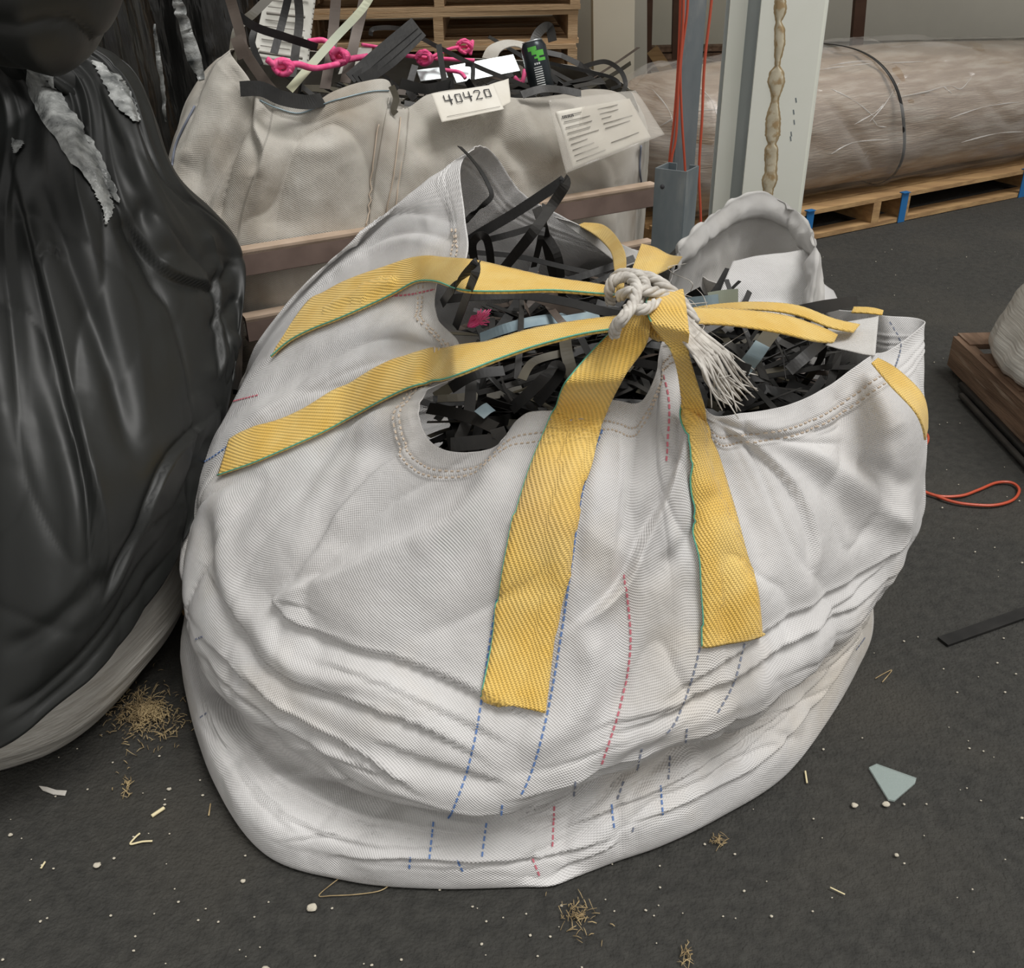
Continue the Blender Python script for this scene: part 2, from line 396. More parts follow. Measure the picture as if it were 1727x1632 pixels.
def mix(px, wd):
    t = [a[0] for a in px] + [a[0] for a in wd]; P = [Z(*a[1:]) for a in px] + [np.array(a[1:], float) for a in wd]
    return t, np.array(P)
shoulder = mix([(0, 690, 335, .9), (1, 650, 375, .86), (2, 628, 430, .81), (3, 610, 485, .78), (4, 610, 540, .75), (5.5, 610, 600, .71), (7, 610, 700, .64), (8, 610, 800, .60), (9, 665, 850, .585),
                (10, 745, 860, .59), (11, 825, 850, .61), (12, 925, 840, .63), (13, 1000, 835, .635), (14, 1058, 830, .635), (15, 1095, 810, .645), (16, 1130, 790, .66), (17, 1172, 782, .665), (18, 1215, 780, .64),
                (19, 1285, 790, .62), (20, 1370, 775, .61), (21, 1440, 735, .62), (22, 1510, 690, .64), (23, 1556, 650, .61)],
               [(24, .73, 1.76, .58), (25.5, .71, 1.9, .56), (27, .66, 2.02, .55), (30, .42, 2.22, .55), (33, .12, 2.34, .58), (35, -.14, 2.28, .66), (36, -.24, 2.16, .78)])
belly = mix([(0, 440, 590, .58), (1, 425, 625, .56), (2, 405, 660, .54), (3, 380, 705, .51), (4, 358, 750, .48), (5.5, 332, 830, .44), (6.5, 338, 880, .42), (7.5, 400, 950, .42), (9, 500, 1005, .43), (10.5, 660, 1045, .44),
             (12, 880, 1050, .455), (14, 1060, 1040, .465), (17, 1215, 1005, .475), (19, 1350, 975, .46), (20.5, 1450, 930, .43), (21.5, 1520, 890, .42), (22.3, 1556, 850, .42), (23, 1562, 780, .46)],
            [(24, .80, 1.80, .40), (27, .73, 2.08, .38), (30, .46, 2.33, .38), (33, .05, 2.42, .40), (35, -.27, 2.30, .47), (36, -.42, 2.22, .52)])
over = mix([(3, 350, 905, .32), (4, 335, 960, .29), (5.5, 338, 1040, .24), (6.5, 352, 1110, .20), (7.5, 395, 1180, .18), (9, 500, 1255, .17), (10.5, 640, 1340, .16), (12, 800, 1384, .16), (13, 890, 1362, .17), (14, 985, 1328, .185),
            (15.5, 1090, 1285, .20), (17, 1200, 1245, .20), (18.5, 1300, 1190, .21), (20, 1390, 1110, .22), (21, 1455, 1040, .24), (22, 1500, 985, .27), (23, 1540, 900, .32)],
           [(24, .80, 1.84, .25), (27, .73, 2.12, .2), (30, .46, 2.34, .18), (33, .05, 2.40, .18), (35, -.32, 2.30, .2), (0, -.60, 2.12, .24), (1.5, -.64, 1.93, .27)])
skirt = mix([(5, 312, 1040, .14), (6.3, 318, 1140, .11), (7.5, 355, 1270, .08), (9, 440, 1400, .06), (10.5, 580, 1445, .06), (12, 735, 1462, .055), (13.2, 880, 1476, .03), (13.8, 932, 1484, .015), (14.3, 975, 1458, .03), (14.9, 1035, 1415, .06), (16, 1115, 1378, .075),
             (17.5, 1220, 1322, .085), (19, 1330, 1250, .09), (20.3, 1405, 1150, .10), (21.3, 1450, 1070, .11), (22.3, 1475, 1000, .13), (23.2, .0, 0, 0)][:-1],
            [(24, .78, 1.86, .11), (27, .72, 2.12, .08), (30, .46, 2.33, .08), (33, .05, 2.38, .08), (35, -.33, 2.30, .08), (0, -.62, 2.12, .1), (2.5, -.70, 1.86, .13)])
def shr(ring, c, k, dz=None, z=None):
    P = ring[1].copy(); P[:, :2] = np.array(c) + (P[:, :2] - np.array(c)) * k
    if dz is not None: P[:, 2] += dz
    if z is not None: P[:, 2] = z
    return ring[0], P
BC = (.08, 1.68)
def srt(r):
    i = np.argsort(r[0]); return list(np.array(r[0])[i]), r[1][i]
over, skirt, belly, shoulder = srt(over), srt(skirt), srt(belly), srt(shoulder)
under = shr(over, BC, .93, -.028)
grd = shr(skirt, BC, 1.004, z=.004); bot = shr(skirt, BC, .86, z=.0015); bot2 = shr(skirt, BC, .2, z=.0015)
NT = 620
G = loft([rim, shoulder, belly, over, under, skirt, grd, bot, bot2], NT, [64, 64, 66, 12, 40, 16, 4, 3], PER)
G0 = gsmooth(G, 2)
Nm = gnormals(G0)
FLIP = ((Nm[60] * (G0[60] - np.array([BC[0], BC[1], .3]))).sum(1)).mean() < 0
if FLIP: Nm = -Nm
VV = np.concatenate([[0 * G[0, :, 0]], np.cumsum(np.linalg.norm(np.diff(G, axis=0), axis=2), 0)])
um = np.concatenate([[0], np.cumsum(np.linalg.norm(np.diff(G[100], axis=0), axis=1))])
UU = np.tile(um, (G.shape[0], 1))
TT = np.tile(np.linspace(0, PER, NT, endpoint=False), (G.shape[0], 1))
folds = [
    # left flank: folds running with the straps
    ([(742, 520), (690, 560), (610, 605), (540, 650), (450, 700), (370, 760)], 22, .014, 'r'),
    ([(735, 590), (660, 590), (590, 625), (500, 690), (400, 770), (345, 830)], 20, .012, 'v'),
    ([(700, 500), (650, 505), (580, 560), (500, 610), (430, 670)], 18, .008, 'v'),
    ([(600, 430), (660, 395), (720, 372)], 20, .008, 'v'), ([(560, 470), (640, 420), (740, 395)], 14, .007, 'r'),
    ([(715, 690), (640, 720), (560, 790), (500, 880), (470, 960)], 26, .012, 'r'),
    ([(705, 740), (640, 790), (570, 870), (520, 940), (470, 1000)], 20, .012, 's'),
    ([(690, 760), (600, 760), (500, 800), (420, 860), (375, 960)], 22, .009, 'v'),
    ([(385, 815), (372, 900), (390, 980), (420, 1060)], 18, .010, 'r'), ([(350, 850), (350, 940), (385, 1040), (430, 1110)], 15, .009, 'v'),
    ([(620, 640), (520, 830), (470, 960)], 18, .006, 'v'), ([(650, 690), (600, 800), (560, 900)], 16, .006, 'r'),
    # the pillow edge under the left corner
    ([(760, 870), (660, 915), (560, 965), (490, 990), (464, 1012), (480, 1035)], 34, .022, 's'),
    ([(465, 1015), (500, 1050), (580, 1085), (680, 1115), (800, 1165), (900, 1215)], 34, .012, 'o'), ([(500, 1050), (580, 1085), (680, 1115), (800, 1165)], 30, .010, 'v'),
    ([(820, 800), (740, 850), (640, 900), (540, 925)], 22, .008, 'v'),
    ([(345, 960), (400, 1040), (440, 1105), (500, 1150), (600, 1185), (720, 1230), (830, 1290)], 26, .012, 'o'), ([(400, 1040), (440, 1105), (500, 1150), (600, 1185)], 16, .008, 'v'),
    ([(420, 1010), (470, 1100), (540, 1140), (640, 1160), (760, 1215)], 18, .010, 'r'),
    ([(352, 1085), (420, 1150), (480, 1195), (560, 1240), (640, 1290), (700, 1335)], 22, .012, 'o'),
    ([(345, 1110), (400, 1210), (470, 1270), (560, 1310), (650, 1340)], 16, .010, 'k'),
    ([(480, 1180), (600, 1260), (720, 1300), (860, 1335)], 20, .010, 'v'),
    # centre: gathered folds under the tied loop
    ([(1150, 640), (1150, 740), (1125, 830), (1085, 910), (1045, 990), (960, 1060)], 20, .030, 's'),
    ([(1120, 600), (1098, 700), (1095, 790), (1078, 880)], 15, .010, 'r'), ([(1045, 720), (1046, 800), (1036, 880), (1030, 980)], 10, .008, 'p'),
    ([(1075, 700), (1072, 770), (1060, 860), (1040, 930)], 12, .009, 'k'),
    ([(1010, 720), (985, 800), (975, 900), (965, 1000)], 14, .008, 'v'),
    ([(900, 720), (870, 800), (820, 900), (760, 980)], 24, .008, 'v'), ([(850, 780), (780, 860), (690, 930)], 24, .008, 'r'),
    ([(1110, 930), (1150, 1000), (1100, 1120), (1010, 1220)], 30, .010, 'v'),
    ([(980, 1050), (1000, 1140), (960, 1220), (870, 1270)], 26, .010, 'r'),
    # right: radiating from the second strap
    ([(1203, 705), (1260, 728), (1340, 745), (1420, 748)], 12, .016, 'k'), ([(1205, 712), (1280, 760), (1340, 830), (1370, 900), (1372, 960)], 20, .018, 's'),
    ([(1210, 705), (1320, 742), (1420, 800), (1500, 860), (1550, 890)], 24, .016, 'r'),
    ([(1230, 730), (1330, 770), (1420, 850), (1460, 920)], 20, .010, 'v'),
    ([(1215, 760), (1245, 840), (1280, 900), (1290, 980)], 20, .012, 'v'),
    ([(1195, 820), (1170, 900), (1120, 960)], 16, .008, 'v'),
    ([(1556, 905), (1480, 950), (1400, 1005), (1310, 1060), (1230, 1110), (1130, 1170)], 24, .010, 'o'), ([(1480, 950), (1400, 1005), (1310, 1060), (1230, 1110)], 22, .010, 'v'),
    ([(1530, 950), (1450, 1015), (1360, 1070), (1260, 1130), (1150, 1190), (1030, 1240)], 20, .009, 'o'),
    ([(1500, 985), (1420, 1060), (1330, 1130), (1220, 1190), (1090, 1240), (980, 1280)], 16, .010, 'r'),
    ([(1440, 780), (1500, 800), (1545, 830)], 18, .010, 'v'), ([(1500, 720), (1530, 800), (1500, 870)], 24, .010, 'v'),
    # gathered band under the front right rim
    ([(1215, 745), (1320, 735), (1400, 720), (1460, 680)], 9, .008, 'k'),
    ([(1400, 660), (1425, 690), (1420, 720), (1380, 735)], 8, .006, 'k'),
    # slack skirt and low folds: crisp laps
    ([(345, 1110), (380, 1170), (440, 1235), (520, 1285), (610, 1322), (690, 1350)], 20, .009, 'o'),
    ([(400, 1120), (470, 1185), (560, 1250), (640, 1310)], 12, .005, 'o'), ([(420, 1180), (500, 1240), (600, 1290), (690, 1318)], 14, .005, 'o'),
    ([(520, 1110), (640, 1150), (760, 1205), (860, 1255)], 22, .006, 'o'), ([(620, 1240), (740, 1290), (860, 1325)], 18, .005, 'o'),
    ([(395, 1230), (440, 1290), (500, 1340), (580, 1372), (700, 1398), (800, 1412)], 15, .009, 'o'),
    ([(368, 1215), (415, 1300), (480, 1372), (560, 1410), (650, 1432)], 13, .008, 'o'), ([(345, 1180), (385, 1270), (440, 1350), (500, 1405)], 10, .006, 'o'),
    ([(430, 1300), (520, 1340), (600, 1385), (660, 1420)], 9, .006, 'o'), ([(470, 1420), (560, 1405), (640, 1400), (720, 1425)], 8, .005, 'o'),
    ([(560, 1448), (690, 1447), (780, 1452), (880, 1452), (960, 1437), (1028, 1415)], 12, .010, 'o'),
    ([(860, 1350), (960, 1322), (1060, 1285), (1150, 1250), (1250, 1205), (1340, 1150)], 12, .008, 'o'),
    ([(900, 1412), (1000, 1378), (1090, 1340), (1170, 1300), (1270, 1235), (1350, 1180), (1420, 1100)], 14, .009, 'o'),
    ([(1060, 1392), (1160, 1352), (1260, 1300), (1340, 1238), (1400, 1160), (1440, 1090)], 12, .008, 'o'), ([(1040, 1330), (1130, 1300), (1220, 1255), (1310, 1200)], 9, .005, 'o'),
    ([(1170, 1330), (1230, 1285), (1300, 1230), (1375, 1165)], 8, .005, 'o'), ([(1120, 1260), (1220, 1220), (1320, 1165), (1410, 1095), (1470, 1020)], 14, .008, 'o'),
    ([(1000, 1230), (1100, 1200), (1200, 1160), (1290, 1115), (1380, 1060)], 16, .005, 'o'), ([(1240, 1150), (1340, 1090), (1430, 1010), (1500, 950)], 14, .006, 'o'),
    ([(320, 1060), (332, 1130), (352, 1200), (380, 1260)], 10, .006, 'o'), ([(326, 1110), (340, 1190), (365, 1250)], 8, .005, 'o'), ([(940, 1474), (990, 1448), (1045, 1420)], 8, .006, 'o'),
    ([(700, 1400), (800, 1405), (900, 1385), (1000, 1350)], 8, .004, 'o'), ([(620, 1425), (700, 1430), (760, 1425)], 7, .004, 'o'),
]
D = creases(G0, Nm, folds, 1.0)
rows = G.shape[0]
rv = np.arange(rows)[:, None]
# unseen sides get the same kind of folds, plus fine crumple everywhere
q = np.stack([np.cos(TT / PER * 2 * pi) * 2.2, np.sin(TT / PER * 2 * pi) * 2.2, G[..., 2] * 1.1], -1)
wr = .5 * ridged(q * 2.3 + 3) + .3 * vnoise(q * 4.1 + 9)
fine = .6 * ridged(np.stack([G[..., 0] * 9, G[..., 1] * 9, G[..., 2] * 11], -1) + vnoise(G * 6)[..., None]) * .0025 + vnoise(G * 26) * .0012
low = np.clip((rv - 160) / 40, 0, 1) * np.clip((250 - rv) / 30 + 0 * TT, 0, 1)
hor = ridged(np.stack([TT * .25, TT * 0, G[..., 2] * 34 + vnoise(np.stack([TT * .5, TT * 0, G[..., 2] * 4], -1)) * 1.6], -1)) * .0075 * low
topf = np.clip(rv / 14, 0, 1) * np.clip((258 - rv) / 8, 0, 1)
D = D * np.clip(rv / 8, 0, 1) + (wr * .009 * np.clip(rv / 40, 0, 1) + fine) * topf + hor
# double-folded hem: a raised band along the rim with two stitch furrows
hem = np.clip((.062 - VV) / .006, 0, 1) * .0028; D += hem - .0022 * np.exp(-((VV - .052) / .003) ** 2) - .0018 * np.exp(-((VV - .038) / .003) ** 2)
D += (sharp(np.stack([TT * .9 + .6 * vnoise(q), G[..., 2] * 2.2 + TT * .2, q[..., 0]], -1), 7) * -.0045 + sharp(np.stack([TT * .5 + 40, G[..., 2] * 5 + vnoise(q * 1.7) * .8, q[..., 1]], -1), 9) * -.008 + sharp(np.stack([TT * .35, G[..., 2] * 30 + vnoise(q * 1.2) * 2.0, q[..., 1] * .4], -1), 6) * -.020 * low) * topf
D += .0022 * vnoise(np.stack([UU * 38, VV * 18, UU * 0], -1)) * np.exp(-VV / .06)
fa = G0[60, 1] - G0[60, 0]; fb = G0[61, 0] - G0[60, 0]; FLIPF = (np.cross(fa, fb) @ Nm[60, 0]) < 0
G1 = G + Nm * D[..., None]
G1[..., 2] = np.maximum(G1[..., 2], .0012)
BAGV = G1.reshape(-1, 3); BAGF = outward(gfaces(rows, NT), FLIPF)
base = emp('bulk_bag', (BC[0], BC[1], 0), 'big white woven bulk bag in front with yellow straps tied over its opening', 'bulk bag')
body = obj('bag_body', BAGV, BAGF, 'bag', base, uv=np.stack([UU, VV], -1).reshape(-1, 2))
sm_ = body.modifiers.new('cloth', 'SOLIDIFY'); sm_.thickness = .0016; sm_.offset = -1
BVH = BVHTree.FromPolygons([Vector(v) for v in BAGV], BAGF)
def hit(x, y, bvh=BVH, off=.003):
    d = Vector(ray(x, y)).normalized(); h = bvh.ray_cast(Vector(CAM), d)
    if h[0] is None: return None, None
    n = h[1] if h[1].dot(d) < 0 else -h[1]
    return np.array(h[0] + n * off), np.array(n)
def on(pts, n, off=.003, bvh=BVH):
    """image polyline laid on the cloth (points with a height or a 'world' value stay free in the air)"""
    P = []
    for x, y in cr(pts, n):
        h, nn = hit(x, y, bvh, off)
        if h is not None: P.append(h)
    return np.array(P)

# woven marker threads: rows of short dashes lying in the cloth
def dashes(name, pts, m, w=.0030, dash=.0075, gap=.0045, parent=base, off=.0012, bvh=BVH, jump=.06):
    P = []
    for x, y in cr(pts, len(pts) * 14):
        h, nn = hit(x, y, bvh, off)
        if h is not None: P.append((h, nn))
    if len(P) < 3: return
    parts = []
    Q = np.array([p[0] for p in P]); Nn = np.array([p[1] for p in P]); s = np.concatenate([[0], np.cumsum(np.linalg.norm(np.diff(Q, axis=0), axis=1))])
    t = 0.0
    while t + dash < s[-1]:
        a = np.array([np.interp(t, s, Q[:, k]) for k in range(3)]); b = np.array([np.interp(t + dash, s, Q[:, k]) for k in range(3)])
        n = np.array([np.interp(t, s, Nn[:, k]) for k in range(3)])
        if .3 * dash < np.linalg.norm(b - a) <= dash * 1.01:
            parts.append(beam(a, b, w, .0009, up=n))
        t += dash + gap
    if parts: obj(name, *merge(*parts), m, parent, smooth=False)
for c, pts in [
    ('blue', [(838, 1010), (822, 1110), (806, 1220), (788, 1300), (762, 1370), (753, 1382)]),
    ('blue', [(1016, 725), (996, 780), (978, 850), (965, 940), (950, 1050), (930, 1170), (912, 1250), (893, 1310), (876, 1345)]),
    ('blue', [(731, 1386), (724, 1450)]), ('blue', [(820, 1388), (812, 1452)]), ('blue', [(847, 1357), (845, 1378)]), ('blue', [(772, 1452), (785, 1478)]), ('blue', [(692, 1446), (690, 1468)]),
    ('red', [(1053, 970), (1063, 1060), (1060, 1120), (1044, 1200), (1015, 1288)]), ('red', [(935, 1360), (931, 1432)]), ('red', [(898, 1447), (912, 1482)]),
    ('grey', [(1180, 1092), (1165, 1150), (1140, 1215), (1120, 1240)]), ('grey', [(1255, 1085), (1238, 1150), (1208, 1205)]),
    ('grey', [(970, 1318), (968, 1345)]), ('grey', [(1082, 1262), (1074, 1300)]), ('grey', [(1158, 1228), (1156, 1252)]), ('grey', [(1052, 1318), (1040, 1350)]), ('grey', [(1130, 1275), (1127, 1315)]),
    ('blue', [(1031, 1356), (1036, 1402)]), ('blue', [(1114, 1325), (1118, 1378)]), ('grey', [(1068, 1395), (1063, 1412)]),
    ('red', [(1118, 632), (1127, 670), (1128, 710), (1122, 790)]),
    ('red', [(330, 698), (390, 678), (442, 665)]), ('red', [(650, 500), (690, 497), (735, 488)]), ('blue', [(334, 785), (360, 770), (385, 752)]),
    ('grey', [(1500, 543), (1518, 575), (1514, 605), (1500, 640)]), ('grey', [(1458, 1075), (1440, 1100)]), ('grey', [(330, 1078), (345, 1072)]), ('grey', [(338, 1210), (352, 1200)]),
]: dashes('marker_thread', pts, c)

# hem stitching: follows the cloth rows at a fixed distance from the rim
def rowline(v, t0, t1, off=.0012):
    out = []
    for j in range(NT):
        t = TT[0, j]
        if t0 <= t <= t1:
            i = int(np.searchsorted(VV[:, j], v)); out.append(G1[i, j] + Nm[i, j] * off)
    return np.array(out)
for v in (.038, .052):
    for a, b in ((1.2, 22),):
        P = rowline(v, a, b); parts = []
        for i in range(0, len(P) - 1): 
            if i % 2 == 0: parts.append(beam(P[i], P[i + 1], .0028, .0016))
        obj('hem_stitch', *merge(*parts), 'tan', base, smooth=False)

# yellow lifting loops. point: (xl,yl, xr,yr, z or None) = two edges of the webbing
def webbing(name, E, n=50, parent=base, off=.007, m='yellow', edge=None, bvh=BVH, nw=10, crown=0.0, th=.003, label=None):
    E = [tuple(e) for e in E]; k = len(E); n = int(n * 1.7)
    T = np.linspace(0, k - 1, n); Lx = cr([(e[0], e[1]) for e in E], n); Rx = cr([(e[2], e[3]) for e in E], n)
    zs = [e[4] if len(e) > 4 else None for e in E]
    Ls = []; Rs = []; lastz = None
    def place(x, y, t):
        i = min(int(t), k - 2); u = t - i; za, zb = zs[i], zs[i + 1]
        if za is not None and zb is not None: return Z(x, y, za * (1 - u) + zb * u)
        h, nn = hit(x, y, bvh, off)
        if za is None and zb is None: return h
        # one end on the cloth, one free: blend
        if za is None:
            ha, _ = hit(E[i][0] * .5 + E[i][2] * .5, E[i][1] * .5 + E[i][3] * .5, bvh, off); z = ha[2] * (1 - u) + zb * u if ha is not None else zb
        else:
            hb, _ = hit(E[i + 1][0] * .5 + E[i + 1][2] * .5, E[i + 1][1] * .5 + E[i + 1][3] * .5, bvh, off); z = za * (1 - u) + hb[2] * u if hb is not None else za
        p = Z(x, y, z)
        if h is not None and np.linalg.norm(h - CAM) < np.linalg.norm(p - CAM): p = h
        return p
    for (a, b), (c, d), t in zip(Lx, Rx, T):
        p, q_ = place(a, b, t), place(c, d, t)
        if p is None and q_ is None: continue
        if p is None: p = q_ + (Ls[-1] - Rs[-1] if Ls else 0)
        if q_ is None: q_ = p + (Rs[-1] - Ls[-1] if Ls else 0)
        Ls.append(p); Rs.append(q_)
    Ls = np.array(Ls); Rs = np.array(Rs)
    for _ in range(3):
        for A in (Ls, Rs): A[1:-1] = (A[:-2] + 2 * A[1:-1] + A[2:]) / 4
    # lift onto the cloth where a band between two edges would cut a bulge
    nC = nw + 1; V, Fc, UV = strip(Ls, Rs, th, nw, crown)
    kk = len(Ls)
    for sidx in range(kk * nC):
        p = V[sidx]; x, y = proj(p[None])[0][0], proj(p[None])[1][0]; h, nn = hit(x, y, bvh, off)
        if h is not None:
            dd = np.linalg.norm(p - CAM) - np.linalg.norm(h - CAM)
            if 0 < dd < .12:
                dv = h - p; V[sidx] += dv; V[sidx + kk * nC] += dv
    o = obj(name, V, Fc, m, parent, uv=UV)
    if label: o['label'] = label
    if edge:
        P = V[[i * nC for i in range(kk)]]; P2 = V[[i * nC + nw for i in range(kk)]]
        EP = P if edge == 'L' else P2
        obj('edge_thread', *tube(EP + np.array([0, -.001, .002]), .0013, 5), 'green', o)
    return o
webbing('lifting_strap', [(812, 1180, 922, 1202), (832, 1080, 940, 1088), (845, 985, 957, 980), (872, 870, 970, 872), (905, 770, 1000, 790), (935, 695, 1020, 705), (955, 645, 1050, 640, .80), (1010, 580, 1085, 590, .84), (1055, 538, 1095, 560, .87), (1078, 520, 1095, 540, .88)], 70, edge='L', label='wide yellow strap hanging down the middle front')
webbing('lifting_strap', [(1181, 1090, 1280, 1073), (1180, 990, 1270, 985), (1172, 880, 1245, 900), (1163, 780, 1215, 800), (1152, 690, 1192, 700), (1135, 600, 1163, 600, .84), (1098, 545, 1162, 560, .885), (1090, 510, 1158, 522, .90), (1098, 500, 1152, 488, .90)], 70, edge='L', label='yellow strap right of the middle one, narrowing to its fold')
webbing('lifting_strap', [(1098, 502, 1150, 490, .898), (1088, 520, 1110, 520, .88), (1090, 560, 1118, 572, .85), (1110, 575, 1128, 570, .83)], 20)
webbing('lifting_strap', [(372, 806, 392, 742), (430, 785, 425, 722), (500, 755, 500, 700), (570, 722, 565, 662), (640, 685, 640, 622), (700, 658, 700, 600), (740, 644, 735, 590), (768, 636, 764, 584, .815), (790, 628, 788, 580, .825), (830, 612, 825, 575, .835), (900, 587, 895, 555, .85), (980, 566, 975, 541, .865), (1040, 557, 1042, 533, .875)], 70, edge='L', label='lower yellow strap sewn across the left side')
webbing('lifting_strap', [(462, 606, 470, 590), (492, 580, 520, 515), (530, 560, 550, 497), (580, 540, 590, 476), (650, 508, 650, 455), (720, 475, 710, 436), (780, 492, 788, 437, .90), (850, 494, 850, 450, .895), (930, 492, 930, 468, .89), (1000, 497, 1000, 478, .89), (1038, 500, 1040, 486, .89)], 70, edge='L', label='upper yellow strap sewn across the left side')
webbing('lifting_strap', [(1160, 545, 1160, 520, .86), (1230, 548, 1235, 522, .84), (1310, 560, 1320, 532, .82), (1370, 574, 1378, 550, .80), (1405, 578, 1412, 565, .785)], 40, th=.004)
webbing('lifting_strap', [(1165, 538, 1165, 520, .85), (1215, 527, 1215, 513, .82), (1270, 522, 1275, 510, .79), (1340, 530, 1345, 516, .77), (1400, 552, 1405, 538, .75), (1440, 560, 1450, 548, .74)], 40, th=.004)
webbing('lifting_strap', [(1470, 612, 1480, 604, .735), (1500, 648, 1512, 622, .725), (1540, 690, 1552, 660, .70), (1555, 718, 1563, 690, .67), (1560, 742, 1564, 722, .63)], 30, label='yellow strap over the right hand corner')
webbing('lifting_strap', [(975, 380, 985, 376, .79), (1005, 398, 1018, 380, .80), (1030, 425, 1042, 402, .83), (1036, 455, 1056, 435, .86), (1040, 490, 1052, 485, .885)], 30)
webbing('lifting_strap', [(1058, 478, 1082, 412, .885), (1085, 468, 1105, 418, .89), (1110, 462, 1128, 430, .885), (1142, 446, 1150, 433, .87)], 30, label='short yellow flap sticking up behind the knot')
webbing('lifting_strap', [(1436, 527, 1440, 518, .715), (1462, 528, 1468, 519, .72), (1488, 531, 1490, 524, .718)], 14)
# stitches holding the webbing to the hem
for pts in [[(738, 590), (742, 640)], [(762, 580), (768, 632)], [(748, 588), (753, 638)], [(930, 712), (975, 712), (1028, 697)], [(778, 440), (782, 470)], [(1120, 582), (1165, 570)]]:
    P = on(pts, 14, .0075)
    if len(P) > 3: obj('bar_stitch', *tube(P, .0022, 5), 'tan', base)

# knot of rope tying the loops together
def curl(name, pts, r, m, parent, res=40, n=8):
    return obj(name, *tube([Z(*p) for p in pts], r, n, res), m, parent)
knot = obj('knot_rope', *merge(
    rope([Z(*p) for p in [(1035, 470, .885), (1048, 462, .910), (1075, 464, .915), (1088, 480, .905), (1078, 505, .90), (1055, 530, .905), (1040, 548, .89), (1036, 565, .87)]], .0085, 60),
    rope([Z(*p) for p in [(1030, 510, .875), (1028, 488, .90), (1036, 472, .915), (1060, 468, .92), (1074, 486, .92), (1066, 515, .91), (1048, 540, .90), (1034, 560, .87)]], .0085, 60),
    rope([Z(*p) for p in [(1045, 500, .90), (1062, 492, .915), (1092, 490, .915), (1118, 497, .90), (1135, 512, .88)]], .0085, 40, turns=2),
    rope([Z(*p) for p in [(1062, 462, .91), (1095, 468, .91), (1120, 482, .905), (1150, 510, .885), (1172, 545, .86)]], .009, 40, turns=2),
    rope([Z(*p) for p in [(1056, 520, .90), (1085, 522, .905), (1105, 512, .90), (1130, 515, .88)]], .008, 30, turns=2)), 'rope', base)
tail = []
for i in range(46):
    a = random.random(); o = random.uniform(-1, 1); e = random.uniform(.55, 1.1)
    x1 = 1150 + o * 14; pts = [(1120 + o * 10, 500 + o * 6, .895), (1162 + o * 15, 550 + a * 12 - o * 8, .865), (1195 + o * 22 + a * 8, 600 - o * 12, .84), (1200 + o * 26 + 45 * e * .6 + random.uniform(-6, 6), 585 + 60 * e - o * 18 + random.uniform(-6, 8), .80), (1205 + o * 30 + 50 * e + random.uniform(-14, 14), 600 + 75 * e - o * 20 + random.uniform(-10, 14), .765)]
    tail.append(tube([Z(*p) for p in pts], [.0032, .0028, .0022, .0014, .0008], 5, 16))
for i in range(14):
    x = random.uniform(1130, 1260); y = 470 + (x - 1130) * 1.2 + random.uniform(-30, 40)
    tail.append(tube([Z(x, y, .88 - (x - 1130) * .0008), Z(x + random.uniform(-25, 25), y + random.uniform(-30, 30), .9 - (x - 1130) * .0008), Z(x + random.uniform(-40, 40), y + random.uniform(-45, 50), .87 - (x - 1130) * .0008)], .0006, 4, 10))
o_ = obj('rope_tail', *merge(*tail), 'rope', base); o_['label'] = 'frayed rope end over the strapping'

# rolled-back scoop of cloth at the rear right
def scoop():
    n = 150
    arch = [(1140, 440, 1.92), (1150, 412, 1.96), (1172, 388, 2.02), (1205, 360, 2.10), (1245, 334, 2.17), (1290, 326, 2.20), (1332, 344, 2.17), (1362, 378, 2.08), (1374, 405, 1.99), (1377, 440, 1.92), (1372, 485, 1.86), (1364, 530, 1.82)]
    L = cr([YP(*p) for p in arch], n); c = np.array([YP(1262, 420, 1.93)[0], 1.93]); o = L[:, :2] - c; o /= np.linalg.norm(o, axis=1, keepdims=True); t = np.linspace(0, 1, n)[:, None]; fade = np.sin(pi * np.clip(t, 0, 1)) ** .5
    def rg(out, dz, zmin=None):
        p = L.copy(); p[:, :2] += o * out * (.35 + .65 * fade); p[:, 2:] += dz * (.4 + .6 * fade)
        if zmin is not None: p[:, 2] = np.maximum(p[:, 2] * 0 + zmin, 0)
        return p
    R = [rg(.05, -.02, .55), rg(.03, -.14), rg(.012, -.05), rg(.004, -.006), rg(0, 0), rg(-.005, -.005), rg(-.016, -.028), rg(-.014, -.044), rg(.008, -.052), rg(.025, -.12), rg(.02, -.02, .60), rg(-.12, 0, .57)]
    rows_ = []
    for i in range(len(R) - 1):
        for s_ in np.linspace(0, 1, 7)[:-1]: rows_.append(R[i] * (1 - s_) + R[i + 1] * s_)
    g = np.array(rows_ + [R[-1]]); g = gsmooth(g, 3, False); nn = gnormals(g, False)
    g = g + nn * (.007 * ridged(g * np.array([9, 9, 12.])) + .003 * ridged(g * 30) - .010 * sharp(np.stack([g[..., 0] * 10 + g[..., 2] * 8, g[..., 1] * 10, g[..., 2] * 2], -1), 6))[..., None]
    uv = np.stack(np.meshgrid(np.arange(n) * .006, np.arange(g.shape[0]) * .008), -1)
    ob = obj('rolled_cuff', g.reshape(-1, 3), gfaces(g.shape[0], n, False), 'bagin', base, uv=uv.reshape(-1, 2)); ob['label'] = 'bag cloth rolled back into a hollow cuff'
    md = ob.modifiers.new('th', 'SOLIDIFY'); md.thickness = .0015
scoop()
